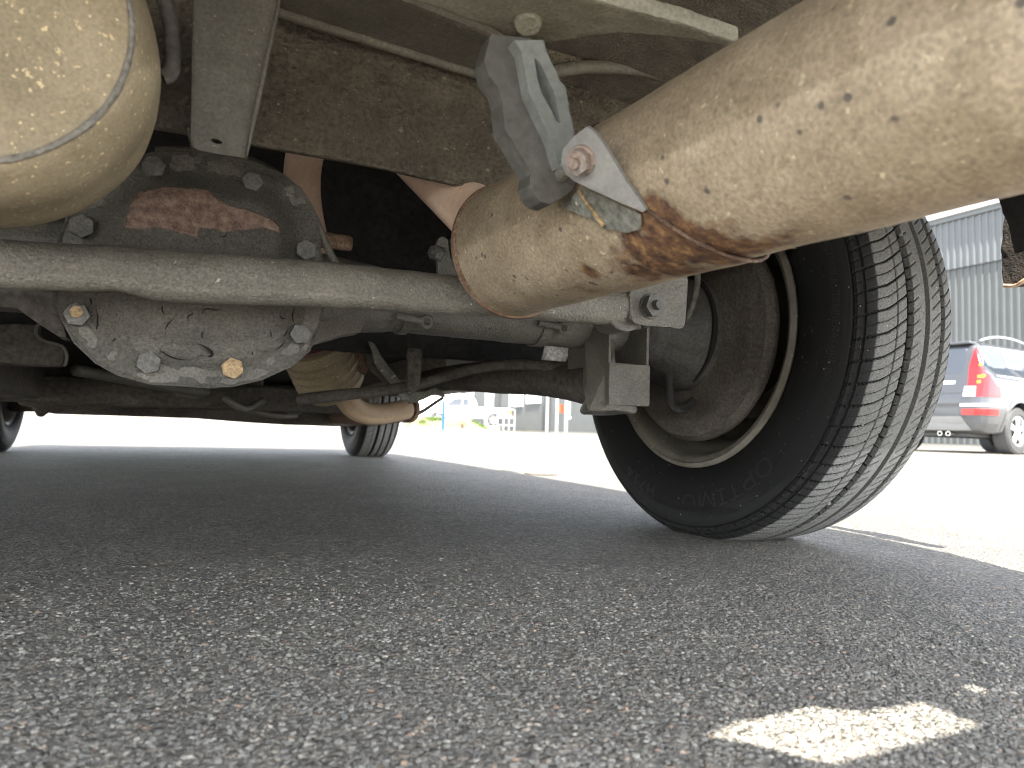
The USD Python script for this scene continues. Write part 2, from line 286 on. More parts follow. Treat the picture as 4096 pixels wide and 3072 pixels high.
# asphalt: stones of many tones in worn binder
def asphalt(name, tint=1., big=True):
    n = {'g': ('geometry', {}), 'v': ('voronoi_texture', {'scale': 270., 'randomness': 1.}), 'v2': ('voronoi_texture', {'scale': 640., 'randomness': 1.}),
         'hs': ('separate_color', {'color_type': 'rgb'}), 'hs2': ('separate_color', {'color_type': 'rgb'}),
         'c': ('rgb_ramp', {'ramp': [(0., (0.111, 0.103, 0.090)), (.2, (0.169, 0.157, 0.136)), (.45, (0.247, 0.229, 0.194)), (.7, (0.312, 0.285, 0.243)), (.88, (0.403, 0.366, 0.299)), (.93, (0.390, 0.279, 0.186)), (.965, (0.546, 0.484, 0.384)), (1., (0.520, 0.335, 0.226))]}),
         'c2': ('rgb_ramp', {'ramp': [(0., (0.130, 0.122, 0.106)), (.5, (0.227, 0.211, 0.181)), (1., (0.338, 0.310, 0.260))]}),
         'e': ('map_range', {'from_min': .25, 'from_max': .75, 'to_min': 0., 'to_max': 1., 'clamp': True}), 'mx': ('mix', {}), 'dk': ('mix', {'color2': (0.072, 0.066, 0.056)}), 'dkf': ('math', {'math_type': 'multiply', 'value2': .85, 'use_clamp': True}),
         'big': ('noise_texture', {'scale': .55, 'detail': 6., 'roughness': .6}), 'bigr': ('map_range', {'from_min': .3, 'from_max': .7, 'to_min': .86*tint, 'to_max': 1.14*tint}), 'm': ('vector_math', {'math_type': 'scale'}),
         'mid': ('noise_texture', {'scale': 9., 'detail': 5.}), 'midr': ('map_range', {'from_min': .3, 'from_max': .7, 'to_min': .88, 'to_max': 1.12}), 'm2': ('vector_math', {'math_type': 'scale'}),
         'm3n': ('noise_texture', {'scale': 75., 'detail': 5., 'roughness': .7}), 'm3r': ('map_range', {'from_min': .3, 'from_max': .7, 'to_min': .72, 'to_max': 1.3}), 'm3': ('vector_math', {'math_type': 'scale'}), 'h3': ('math', {'math_type': 'multiply_add', 'value2': 1.6}),
         'h1': ('math', {'math_type': 'multiply_add', 'value2': -1., 'value3': 0.}), 'h2': ('math', {'math_type': 'multiply_add', 'value2': -.5}), 'bm': ('bump', {'strength': 1., 'distance': .006}),
         'p': ('principled_bsdf', {'roughness': .68, 'specular_ior_level': .42})}
    l = [('g.position', 'v.vector'), ('g.position', 'v2.vector'), ('v.color', 'hs.color'), ('v2.color', 'hs2.color'), ('hs.r', 'c.fac'), ('hs2.r', 'c2.fac'), ('hs.g', 'e.value'), ('e.result', 'mx.fac'), ('c.color', 'mx.color1'), ('c2.color', 'mx.color2'),
         ('v.distance', 'dkf.value1'), ('dkf.value', 'dk.fac'), ('mx.color', 'dk.color1'), ('g.position', 'big.vector'), ('big.fac', 'bigr.value'), ('dk.color', 'm.vector1'), ('bigr.result', 'm.scale'),
         ('g.position', 'mid.vector'), ('mid.fac', 'midr.value'), ('m.vector', 'm2.vector1'), ('midr.result', 'm2.scale'), ('g.position', 'm3n.vector'), ('m3n.fac', 'm3r.value'), ('m2.vector', 'm3.vector1'), ('m3r.result', 'm3.scale'), ('m3.vector', 'p.base_color'),
         ('v.distance', 'h1.value1'), ('v2.distance', 'h2.value1'), ('h1.value', 'h2.value3'), ('m3n.fac', 'h3.value1'), ('h2.value', 'h3.value3'), ('h3.value', 'bm.height'), ('bm.normal', 'p.normal')]
    return usdkit.material(stage, '/World/Looks/' + name, n, l, surface='p.BSDF')
M_asph = asphalt('worn_asphalt')
def stone_mat():
    n = {'o': ('object_info', {}), 'r': ('rgb_ramp', {'ramp': [(0., (0.114, 0.111, 0.101)), (.3, (0.167, 0.162, 0.146)), (.6, (0.220, 0.212, 0.190)), (.85, (0.273, 0.259, 0.229)), (.965, (0.317, 0.289, 0.237)), (.98, (0.299, 0.196, 0.134)), (1., (0.387, 0.357, 0.300))]}),
         'g': ('geometry', {}), 'a': ('noise_texture', {'scale': 500., 'detail': 3.}), 'ar': ('map_range', {'from_min': .3, 'from_max': .7, 'to_min': .75, 'to_max': 1.25}), 'm': ('vector_math', {'math_type': 'scale'}), 'bm': ('bump', {'strength': .4, 'distance': .001}),
         'p': ('principled_bsdf', {'roughness': .7, 'specular_ior_level': .35})}
    return usdkit.material(stage, '/World/Looks/aggregate', n, [('o.random', 'r.fac'), ('g.position', 'a.vector'), ('a.fac', 'ar.value'), ('r.color', 'm.vector1'), ('ar.result', 'm.scale'), ('m.vector', 'p.base_color'), ('a.fac', 'bm.height'), ('bm.normal', 'p.normal')], surface='p.BSDF')
M_stone = stone_mat()
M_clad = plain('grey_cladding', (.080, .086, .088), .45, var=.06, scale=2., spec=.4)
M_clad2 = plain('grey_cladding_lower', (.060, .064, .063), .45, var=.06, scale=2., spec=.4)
M_trim = plain('white_trim', (.72, .73, .74), .4, var=.04)
M_glass_d = plain('dark_glass', (.02, .024, .03), .06, spec=.8, var=.02)
M_chrome = plain('chrome', (.75, .75, .76), .18, metal=1., var=.03)
M_suv = plain('grey_metallic_paint', (.038, .040, .044), .32, metal=.35, coat=.6, var=.03)
M_suvd = plain('dark_grey_plastic', (.03, .03, .031), .6, var=.08)
M_skid = plain('silver_skid', (.10, .10, .097), .5, var=.05)
M_lampred = plain('red_lens', (.24, .004, .005), .15, spec=.6, var=.05)
M_lampamb = plain('amber_lens', (.5, .16, .01), .2, var=.05)
M_lampclr = plain('clear_lens', (.25, .25, .24), .15, var=.05)
M_alloy = plain('alloy_silver', (.55, .55, .56), .3, metal=.7, var=.04)
M_rubber2 = plain('plain_tyre', (.03, .03, .03), .75, var=.15, scale=30.)
M_whitepaint = plain('white_paint', (.74, .75, .75), .35, coat=.4, var=.03)
M_blue = plain('blue_sign', (.008, .06, .19), .5)
M_orange = plain('orange_sign', (.30, .055, .012), .5)
M_post = plain('pale_galvanised', (.24, .25, .27), .45, var=.08)
M_concrete = plain('kerb_concrete', (.42, .40, .36), .85, var=.15, scale=3.)
M_grass = plain('grass', (.045, .085, .012), .8, var=.5, scale=3.)
M_dry = plain('dry_grass', (.15, .105, .055), .9, var=.35, scale=2.)
M_body = plain('faded_silver_paint', (.42, .42, .41), .4, coat=.3, var=.05)
M_inner = grime('inner_wing', [(0.014, 0.0112, 0.0091), (0.0252, 0.0196, 0.0154), (0.042, 0.0315, 0.0231)], rough=.9, scale=30., fine=260., bump=1., bdist=.004, midbump=1.)
M_bare = plain('raw_edge', (.3, .2, .13), .8, var=.3, scale=120.)
M_concretewall = plain('far_wall', (.3, .285, .255), .8, var=.1, scale=.6)

# ================================================================ GROUND
def graded(lo, hi, step, far, grow=1.22):
    a = list(np.arange(lo, hi+step/2, step)); s = step
    while a[-1] < far: s *= grow; a.append(a[-1]+s)
    s = step
    while a[0] > -far: s *= grow; a.insert(0, a[0]-s)
    return np.array(a)
gx = graded(-.45, 1.15, .006, 700); gy = graded(-.72, .75, .006, 700)
GX, GY = np.meshgrid(gx, gy, indexing='ij')
near = np.clip(1.3-np.hypot(GX-.2, GY+.1), 0, 1)
Pg = np.stack([GX, GY, 0*GX], -1)
GZ = near*(.0022*(meshkit.fbm(Pg*120, 3, 3)-.5) + .004*(meshkit.fbm(Pg*14, 3, 5)-.5))
rr_ = np.hypot(GX-6, GY-8); GZ = GZ - .0015*np.clip(rr_-6, 0, 40)*0
nx, ny = len(gx), len(gy); I = np.arange(nx*ny).reshape(nx, ny)
q = np.stack([I[:-1, :-1], I[1:, :-1], I[1:, 1:], I[:-1, 1:]], -1).reshape(-1, 4)
ground = obj('ground', (np.stack([GX, GY, GZ], -1).reshape(-1, 3), q), M_asph, smooth=True)
tag(ground, 'worn grey asphalt of the parking lot, in shade under the car', kind='structure')
# loose and half-sunk aggregate standing out of the binder near the camera
N = 60000
ang = rng.uniform(-.2, 1.25, N*3); rad = .18 + 1.25*rng.random(N*3)**.75
sx_, sy_ = CAM[0]+rad*np.sin(ang), CAM[1]+rad*np.cos(ang)
fade = rng.random(N*3) < np.clip((.62-(rad-.18))/.5, 0, 1)**.8
ok = fade & (sx_ > -.45) & (sx_ < 1.15) & (sy_ < .5) & (sy_ > -.72) & ~((np.abs(sx_-.69) < .12) & (np.abs(sy_) < .09)); sx_, sy_ = sx_[ok][:N], sy_[ok][:N]; N = len(sx_)
inst = UsdGeom.PointInstancer.Define(stage, '/World/gravel'); tag(inst.GetPrim(), 'small stones standing out of the asphalt', kind='stuff')
targets = []
UsdGeom.Scope.Define(stage, '/World/gravel/stones')
for k in range(4):
    s = trimesh.creation.icosphere(1); d = rng.normal(size=(6, 3)); d /= np.linalg.norm(d, axis=1)[:, None]
    v = s.vertices
    for dd in d:
        c = rng.uniform(.45, .8); over = np.maximum(v@dd-c, 0); v = v-over[:, None]*dd
    s.vertices = v*[1, rng.uniform(.7, 1), .6]
    targets.append(usdkit.mesh(stage, f'/World/gravel/stones/stone_{k+1:03d}', s, M_stone, 30).GetPath())
inst.CreatePrototypesRel().SetTargets(targets)
size = .0006 + .0017*rng.random(N)**3.
inst.CreateProtoIndicesAttr(Vt.IntArray.FromNumpy(rng.integers(0, 4, N).astype(np.int32)))
from scipy.interpolate import RegularGridInterpolator
gh = RegularGridInterpolator((gx, gy), GZ)(np.stack([sx_, sy_], 1))
inst.CreatePositionsAttr(Vt.Vec3fArray.FromNumpy(np.stack([sx_, sy_, gh+size*rng.uniform(-.4, .1, N)], 1).astype(np.float32)))
inst.CreateScalesAttr(Vt.Vec3fArray.FromNumpy(np.repeat(size[:, None], 3, 1).astype(np.float32)))
yaw_ = rng.uniform(0, np.pi, N); qh = np.zeros((N, 4)); qh[:, 0] = np.cos(yaw_); qh[:, 3] = np.sin(yaw_)
inst.CreateOrientationsAttr(Vt.QuathArray([Gf.Quath(float(a), 0, 0, float(b)) for a, b in zip(qh[:, 0], qh[:, 3])]))

# ================================================================ BODY LOFT (any vehicle)
def loft(st, grow=0., n=70, close=.0):
    """st: rows (pos, w, w_low, z_low, z_mid, z_belt, w_roof, z_roof); runs along local y"""
    from scipy.interpolate import PchipInterpolator
    st = np.array(st, float); ys = np.unique(np.r_[np.linspace(st[0, 0], st[-1, 0], n), st[:, 0]])
    P = PchipInterpolator(st[:, 0], st[:, 1:])(ys); rows = []
    for i, (y, p) in enumerate(zip(ys, P)):
        w, wl, zl, zm, zb, wr, zr = p; w += grow; wl += grow; wr += grow; zr += grow; zl -= grow
        h = [(0, zl), (wl*.75, zl), (wl-.03, zl+.004), (wl, zl+.03), (w-.012, (zl+zm)/2), (w, zm), (w-.008, zm*.45+zb*.55), (w-.035, zb), (wr*.75+(w-.035)*.25, zb+(zr-zb)*.3), (wr, zb+(zr-zb)*.78), (wr-.05, zb+(zr-zb)*.94), (wr*.75, zr-.004), (wr*.4, zr+.008), (0, zr+.012)]
        ring = [(a, b) for a, b in h] + [(-a, b) for a, b in h[-2:0:-1]]
        yy = y + (-grow if i == 0 else grow if i == len(ys)-1 else 0)
        rows.append([(a, yy, b) for a, b in ring])
    v = np.array(rows); k = v.shape[1]; f = []
    for i in range(len(v)-1):
        for j in range(k):
            jj = (j+1) % k; a, b, c, d = i*k+j, i*k+jj, (i+1)*k+jj, (i+1)*k+j
            f += [(a, c, b), (a, d, c)]
    V = v.reshape(-1, 3); V = np.vstack([V, v[0].mean(0), v[-1].mean(0)]); m = len(V)
    for j in range(k):
        jj = (j+1) % k; f += [(m-2, j, jj), (m-1, (len(v)-1)*k+jj, (len(v)-1)*k+j)]
    t = trimesh.Trimesh(V, f, process=False); trimesh.repair.fix_normals(t)
    return man(t)
def prism_x(poly, x0, x1):
    """prism along x of a (y, z) outline"""
    cs = CrossSection([list(map(tuple, poly))], m3.FillRule.NonZero)
    m = Manifold.extrude(cs, x1-x0)                      # (y, z, h)
    t = tm(m); v = t.vertices; t.vertices = np.stack([v[:, 2]+x0, v[:, 0], v[:, 1]], 1); return man(t)
def prism_y(poly, y0, y1):
    cs = CrossSection([list(map(tuple, poly))], m3.FillRule.NonZero)
    t = tm(Manifold.extrude(cs, y1-y0)); v = t.vertices
    t.vertices = np.stack([v[:, 0], y1-v[:, 2], v[:, 1]], 1); return man(t)
def cyl_x(x0, x1, y, z, r, n=48):
    return Manifold.cylinder(x1-x0, r, r, n).rotate([0, 90, 0]).translate([x0, y, z])

# ================================================================ THE CAR SEEN FROM BELOW
car = tag(xf('parked_car'), 'old car filling the frame, seen from under its rear: axle, dusty muffler and tyre', 'car')
RW, WB = .301, 2.42; ZW = RW-.008
#          y     w    wlow  zlow  zmid  belt  wroof  zroof
BST = [(-.77, .70, .66, .50, .64, .80, .62, .84), (-.66, .755, .73, .44, .62, .81, .66, .87), (-.45, .80, .78, .345, .6, .82, .67, .89), (-.28, .82, .80, .34, .6, .82, .66, .93), (.12, .84, .82, .30, .6, .82, .56, 1.33),
       (.40, .85, .82, .268, .58, .82, .56, 1.37), (1.15, .86, .83, .268, .57, .82, .57, 1.36), (1.62, .86, .83, .262, .57, .81, .63, .98), (1.85, .855, .82, .25, .57, .80, .68, .86), (2.42, .83, .80, .22, .55, .72, .66, .77), (2.74, .78, .74, .24, .5, .60, .62, .66), (2.84, .70, .66, .28, .5, .56, .55, .60)]
shell = loft(BST)
boxes = box(-1, 1, -.90, -.25, -.1, .50) + box(-1, 1, -.26, .40, -.1, .64) + box(-1, 1, .39, 1.95, -.1, .30) + box(-1, 1, 1.94, 2.86, -.1, .60)
boxes2 = box(-1, 1, -.90, -.25, -.1, .496) + box(-1, 1, -.256, .396, -.1, .636) + box(-1, 1, .394, 1.946, -.1, .296) + box(-1, 1, 1.936, 2.856, -.1, .596)
inset = loft([[r[0], r[1]-.02, r[2]-.02, 0., r[4], r[5], r[6]-.02, r[7]-.02] for r in BST])
inset2 = loft([[r[0], r[1]-.024, r[2]-.024, 0., r[4], r[5], r[6]-.03, r[7]-.03] for r in BST])
arch = cyl_x(.50, 1.1, 0, ZW+.01, .358) + cyl_x(.50, 1.1, WB, ZW+.01, .36) + cyl_x(-1.1, -.50, 0, ZW+.01, .365) + cyl_x(-1.1, -.50, WB, ZW+.01, .36)
body = shell - (inset ^ boxes) - arch
liner = ((inset ^ boxes) - (inset2 ^ boxes2) - arch) ^ loft(BST, .0)
bodyp = obj('body', body, M_body, car, smooth=40)
obj('underbody_lining', liner, M_black, car, smooth=30)
for s in (-1, 1):
    for y0 in (0, WB):
        a = (.505, .80) if s > 0 else (-.80, -.505)
        h = (cyl_x(*a, y0, ZW+.01, .357) - cyl_x(a[0]-.01, a[1]+.01, y0, ZW+.01, .351)) ^ box(-1, 1, -2, 4, .50, 1)
        obj('wheel_housing', h, M_black, car, smooth=30)
grown = loft(BST, .004)
def skin(prism): return (grown ^ prism) - shell
win = lambda pl: skin(prism_x(pl, .2, 1.2) + prism_x(pl, -1.2, -.2))
for pl in ([(.25, .86), (.78, .86), (.78, 1.27), (.36, 1.27)], [(.83, .86), (1.56, .86), (1.28, 1.26), (.83, 1.27)]):
    obj('side_window', skin(prism_x(pl, .2, 1.2)), M_glass_d, car); obj('side_window', skin(prism_x(pl, -1.2, -.2)), M_glass_d, car)
obj('rear_window', skin(prism_y([(-.5, .95), (.5, .95), (.44, 1.30), (-.44, 1.30)], -.4, .2)), M_glass_d, car)
obj('windscreen', skin(prism_y([(-.58, .93), (.58, .93), (.48, 1.30), (-.48, 1.30)], 1.15, 1.9)), M_glass_d, car)
for s in (-1, 1):
    obj('rear_lamp', skin(prism_y([(s*.42, .64), (s*.68, .64), (s*.68, .79), (s*.42, .79)], -.9, -.6)), M_lampred, car)
    obj('headlight', skin(prism_y([(s*.42, .52), (s*.64, .52), (s*.64, .63), (s*.42, .63)], 2.7, 3.)), M_lampclr, car)
    obj('door_handle', rbox(s*.865-.012, s*.865+.012, .84, .98, .70, .725, .008, 8), M_chrome, car)
obj('rear_bumper', rbox(-.76, .76, -1.03, -.94, .475, .60, .03), M_suvd, car)
obj('front_bumper', rbox(-.76, .76, 2.80, 2.93, .34, .47, .04), M_suvd, car)
obj('number_plate', rbox(-.26, .26, -.782, -.774, .60, .71, .003, 6), M_trim, car)
# added unseen plate between body and bumper, openings cut to shape the sun patches
kz = .497; sh = np.array([SUN[0], SUN[1]])/SUN[2]*kz
patch = [(2810, 2942), (2960, 2880), (3080, 2868), (3230, 2822), (3440, 2842), (3560, 2825), (3680, 2808), (3800, 2852), (3945, 2910), (3880, 2935), (3740, 2945), (3710, 2985), (3590, 3000), (3470, 3048), (3330, 3052), (3180, 3015), (2990, 2965)]
hole = Polygon([tuple(at_z(x, y, 0.)[:2]+sh) for x, y in patch]).buffer(.0005)
hole2 = Polygon([tuple(at_z(x, y, 0.)[:2]+sh) for x, y in ((3845, 2748), (3880, 2735), (3950, 2755), (3935, 2772), (3880, 2765))])
gap = Polygon([(-.74, -.945), (.74, -.945), (.74, -.74), (-.74, -.74)]).difference(hole).difference(hole2)
gap_t = ext(gap, .003, kz-.003)
obj('bumper_gap_plate', gap_t, M_under, car)
# cut the opening also where the lining or body would still cover it

# ---------------------------------------------------------------- wheels
def make_tyre(nt, fine=True):
    hw = .090
    # profile from inner bead over tread to outer bead: (x, r)
    half = [(.062, .184), (.068, .193), (.074, .199), (.082, .209), (.0885, .225), (.0905, .240), (.0895, .254), (.0865, .266), (.0835, .274), (.081, .279), (.079, .2825), (.0765, .2865), (.073, .2905), (.068, .2945), (.062, .2972), (.052, .2990), (.036, .3002), (.018, .3007), (0, .301)]
    pr = np.array([(-a, b) for a, b in half] + [(a, b) for a, b in half[-2::-1]])
    d = np.r_[0, np.cumsum(np.linalg.norm(np.diff(pr, axis=0), axis=1))]
    npf = 350 if fine else 60
    dn_ = np.linspace(0, d[-1], 4000); wgt = np.where(np.abs(dn_-d[-1]/2) < .096, 5., 1.); cw = np.cumsum(wgt); s = np.interp(np.linspace(cw[0], cw[-1], npf), cw, dn_); from scipy.interpolate import PchipInterpolator
    pp = PchipInterpolator(d, pr)(s); smid = d[-1]/2; u = s-smid          # u: distance across from the tread centre
    tn = np.gradient(pp, axis=0); tn /= np.linalg.norm(tn, axis=1)[:, None]; nor = np.stack([-tn[:, 1], tn[:, 0]], 1)
    th = np.linspace(0, 2*np.pi, nt, endpoint=False); C = 2*np.pi*RW
    U, TH = np.meshgrid(u, th); S = TH*C/(2*np.pi)
    dep = np.zeros_like(U); ND = 70; pitch = C/ND
    def groove(center, w, depth): return np.where(np.abs(U-center) < w/2, depth, 0)
    for c, w, dp in ((-.0150, .0112, .0125), (.0150, .0082, .0125), (.0445, .0082, .0125), (-.0355, .0014, .003), (-.0890, .0022, .002), (-.0775, .0024, .0022), (.0775, .0024, .0022)):
        dep = np.maximum(dep, groove(c, w, dp))
    def slots(g, lo, hi, w0, w1, depth, ph, wf=None):
        nonlocal dep
        k = ((S-g)/pitch - ph); fr = np.abs(k-np.round(k))*pitch
        tt = np.clip((U-lo)/(hi-lo), 0, 1); ww = (w0 + (w1-w0)*tt) if wf is None else wf(tt)
        dep = np.maximum(dep, np.where((U > lo) & (U < hi) & (fr < ww/2), depth, 0))
    # inner half: slots sweep up from the shoulder and steepen towards the centre rib
    gi = .30*(U+.089) + .62*np.maximum(U+.050, 0)**1.2
    slots(gi, -.089, .004, .0, .0, .0034, 0., lambda t: .0009+.0017*np.clip(np.sin(np.pi*np.clip(t*.95+.06, 0, 1)), 0, 1)**.8)
    slots(gi, -.089, -.020, .0012, .0014, .0014, .5); slots(gi, -.010, .0, .0018, .0012, .003, .5)
    go = .75*(U-.018) + .2
    slots(go, .0235, .086, .0012, .0030, .0045, .1); slots(go, .024, .040, .0014, .0014, .003, .6); slots(go, .048, .086, .0014, .0018, .003, .6)
    rr = pp[None, :, 1] - dep*nor[None, :, 1]*np.sign(nor[:, 1].mean()); sgn = 1 if (nor[npf//2, 1] > 0) else -1
    X = pp[None, :, 0] - sgn*dep*nor[None, :, 0]; R = pp[None, :, 1] - sgn*dep*nor[None, :, 1]
    # sidewall rings
    for r0, a, w in ((.2700, .0009, .0010), (.2545, .0006, .0008), (.2405, .0005, .0008), (.2835, .0010, .0012)):
        b = a*np.exp(-((pp[:, 1]-r0)/w)**2)*(np.abs(pp[:, 0]) > .06); X = X + (np.sign(pp[:, 0])*b)[None]
    Y = R*np.sin(TH)*-1; Z = ZW + R*np.cos(TH)*-1                     # theta = 0 at the ground, rear face first
    low = np.clip((.012-Z)/.03, 0, 1); Zc = np.maximum(Z, .0012*(dep > .001)+.0004)
    bulge = np.clip((.05-Z)/.05, 0, 1)*.006*np.exp(-((pp[:, 1]-.262)/.02)**2)[None]*np.sign(pp[:, 0])[None]
    V = np.stack([X+bulge, Y, Zc], -1)
    worn = np.where(np.abs(U) < .062, 1., np.clip((.068-np.abs(U))/.008, 0, 1))*np.where(dep > .0005, .0, 1.)
    ribs = ((np.abs(pp[:, 0]) > .07) & (((pp[:, 1] > .256) & (pp[:, 1] < .2685)) | ((pp[:, 1] > .2425) & (pp[:, 1] < .2525))))[None]*np.ones_like(U)
    Ii = np.arange(nt*npf).reshape(nt, npf); Ij = np.roll(Ii, -1, 0)
    q = np.stack([Ii[:, :-1], Ii[:, 1:], Ij[:, 1:], Ij[:, :-1]], -1).reshape(-1, 4)
    return V.reshape(-1, 3), q, worn.ravel(), ribs.astype(float).ravel()
def bend_text(txt, h, r, centre, up_out=True, side=-1, spacing=1.0, bold=False, depth=.0006, stretch=1.):
    """lettering wrapped on the sidewall; centre: angle from straight up, clockwise as seen from the car's middle"""
    t = meshkit.text_mesh(txt, h, depth, bold); w = t.bounds[1, 0]*stretch
    t = tm(man(t).refine_to_length(.004)) if True else t
    v = t.vertices; a = (v[:, 0]*stretch-w/2)/r; rad = r + v[:, 1]
    ang = centre + a                                           # seen from -x, right is +y
    from scipy.interpolate import interp1d
    prof = np.array([(.082, .209), (.0885, .225), (.0905, .240), (.0895, .254), (.0865, .266), (.0835, .274)])
    xs = np.interp(rad, prof[:, 1], prof[:, 0])
    t.vertices = np.stack([-(xs - .0001 + v[:, 2]), rad*np.sin(ang)*-1, ZW+rad*np.cos(ang)], 1)
    return t
def make_wheel(nm, parent, nt, label=None, fine=True, text=False):
    w = xf(nm, parent)
    if label: tag(w, label)
    V, q, worn, ribs = make_tyre(nt, fine)
    g = usdkit.mesh(stage, str(w.GetPath())+'/tyre', (V, q), M_tyre, True)
    for k, a in (('worn', worn), ('ribs', ribs)): UsdGeom.PrimvarsAPI(g).CreatePrimvar(k, Sdf.ValueTypeNames.FloatArray, 'vertex').Set(Vt.FloatArray.FromNumpy(a.astype(np.float32)))
    # rim: flange, bead seat, barrel, drop centre, disc at the outer side, second flange
    pr = [(.1935, -.0775), (.1958, -.0745), (.1952, -.0715), (.190, -.0705), (.1845, -.070), (.1805, -.060), (.178, -.040), (.1775, -.028), (.163, -.010), (.160, .010), (.164, .024), (.176, .036), (.179, .060), (.1835, .0705), (.192, .0715), (.1955, .075), (.1930, .078), (.188, .0755), (.179, .072), (.174, .058), (.171, .038), (.155, .030), (.150, .040), (.12, .056), (.09, .046), (.05, .060), (0, .062), (0, .052), (.05, .052), (.09, .036), (.12, .046), (.146, .032), (.155, .020), (.156, -.010), (.168, -.030), (.1735, -.041), (.176, -.060), (.179, -.0705), (.183, -.0745), (.187, -.0755), (.1895, -.079)]
    obj('rim', lathe([(r, z) for r, z in pr] + [pr[0]], 96, (0, 0, ZW), (1, 0, 0)), M_wheel, w, smooth=40)
    if text:
        for t_ in (bend_text('TRACTION A', .0072, .2585, math.radians(76), stretch=1.15), bend_text('TEMPERATURE B', .0072, .2585, math.radians(96), stretch=1.15),
                             bend_text('H714', .017, .236, math.radians(203), bold=True, stretch=1.25), bend_text('OPTIMO', .021, .234, math.radians(157), bold=False, stretch=1.5)): obj('lettering', t_, M_letter, w, smooth=False)
    return w
TRK, TRF = .69, .735
wr = make_wheel('rear_wheel', car, 1500, 'rear wheel with worn tread, nearest the camera', True, True)
UsdGeom.Xformable(wr).AddTranslateOp().Set(Gf.Vec3d(TRK, 0, 0))
for px_, py_, r_ in ((3312, 2012, .0034), (3602, 940, .0028), (3450, 1700, .0016), (3640, 1540, .0020), (3520, 1350, .0014)):
    d_ = ray(px_, py_); A2 = d_[1]**2+d_[2]**2; o2 = CAM-np.array([0, 0, ZW]); B2 = 2*(d_[1]*o2[1]+d_[2]*o2[2]); C2 = o2[1]**2+o2[2]**2-.2995**2
    p_ = CAM + d_*(-B2-math.sqrt(B2*B2-4*A2*C2))/(2*A2); st_ = trimesh.creation.icosphere(2, r_); st_.vertices = st_.vertices*[1, .8, .9]*(1+.35*(meshkit.noise(st_.vertices*400, 3)-.5))[:, None] + p_ - [TRK, 0, 0]
    obj('trapped_stone', st_, M_galvd, wr, smooth=40)
wf = make_wheel('front_wheel', car, 900, None, True)
UsdGeom.Xformable(wf).AddTranslateOp().Set(Gf.Vec3d(TRF-.0, WB, 0)); UsdGeom.Xformable(wf).AddRotateZOp().Set(0.)
w3 = ref(wf, 'front_wheel', car, (-TRF, WB, 0), math.pi); w4 = ref(wf, 'rear_wheel', car, (-TRK, 0, 0), math.pi)

# ---------------------------------------------------------------- rear axle
ax = xf('rear_axle', car)
ax2 = plate_y([(1270, 1225), (1455, 1215), (1455, 1300), (1440, 1330), (1380, 1338), (1240, 1380), (1262, 1330)], -.06, .03)
obj('axle_lug', lumpy(ax2, .004, .001, 80, 2, 14), M_axle, ax)
obj('axle_lug', lumpy(plate_y([(-300, 1165), (215, 1160), (245, 1280), (268, 1352), (235, 1347), (112, 1264), (70, 1232), (-300, 1215)], -.085, .03), .005, .0012, 70, 2, 15), M_dark, ax)
obj('axle_tube', lumpy(cat(tube([(-.58, 0, ZW), (.56, 0, ZW)], [.036, .036], 60, 32, True)), .006, .0012, 60, 1, 4), M_axle, ax)
# differential: casing behind a ten-sided cover
DY = -.130
flange_px = [(209, 1167), (247, 1281), (298, 1375), (380, 1452), (481, 1506), (600, 1538), (823, 1553), (935, 1547), (1045, 1521), (1171, 1464), (1235, 1407), (1273, 1331), (1295, 1230), (1293, 1130), (1285, 1038), (1273, 899), (1245, 825), (1203, 760), (1127, 703), (1040, 664), (950, 640), (791, 616), (620, 614), (480, 650), (370, 720), (280, 840), (225, 1000)]
FP = np.array([at_y(x, y, DY) for x, y in flange_px])
fpoly = Polygon(FP[:, [0, 2]]).buffer(-.004).buffer(.004)
DC = np.array([fpoly.centroid.x, DY, fpoly.centroid.y])
# cover: height field over the flange outline (flat rim with bolts, raised bowl with a step)
xx = np.arange(fpoly.bounds[0]-.001, fpoly.bounds[2]+.002, .0013); zz = np.arange(fpoly.bounds[1]-.001, fpoly.bounds[3]+.002, .0013)
import shapely
ring = np.array(fpoly.exterior.segmentize(.0025).coords)[:-1]
rows = [1.0]; 
nb = len(ring); ctr = DC[[0, 2]]; fr_ = np.r_[np.linspace(0, .86, 70), np.linspace(.87, 1.0, 16)]
G2 = ctr + (ring-ctr)[None]*fr_[:, None, None]
tq = fr_[:, None]*np.ones(nb)[None]
dist_edge = shapely.distance(shapely.points(G2.reshape(-1, 2)), fpoly.exterior).reshape(G2.shape[:2])
bowl = np.clip((dist_edge-.013)/.034, 0, 1); bowl = bowl*bowl*(3-2*bowl)
hgt = .0165*bowl + .005*np.clip((dist_edge-.05)/.05, 0, 1)
P3 = np.stack([G2[..., 0], 0*G2[..., 0], G2[..., 1]], -1)
hgt = hgt + .0011*(meshkit.fbm(P3*70, 4, 9)-.5)*2 + .0012*(meshkit.fbm(P3*25, 3, 19)-.5)*2 + .0016*np.exp(-(dist_edge/.0025)**2)
_hp = Polygon(np.array([at_y(x, y, DY-.022) for x, y in [(640, 1400), (660, 1372), (700, 1365), (790, 1375), (830, 1395), (848, 1418), (800, 1422), (760, 1440), (690, 1430)]])[:, [0, 2]])
_pp = shapely.points(G2.reshape(-1, 2)); _hd = (np.where(shapely.contains(_hp, _pp), 1, -1)*shapely.distance(_pp, _hp.exterior)).reshape(hgt.shape)
hgt = hgt - .0014*np.clip(.5+_hd/.0016, 0, 1)
P3[..., 1] = DY-.004-hgt
nf = len(fr_); Iq = np.arange(nf*nb).reshape(nf, nb); Jq = np.roll(Iq, -1, 1)
Q = np.stack([Iq[:-1], Iq[1:], Jq[1:], Jq[:-1]], -1).reshape(-1, 4)
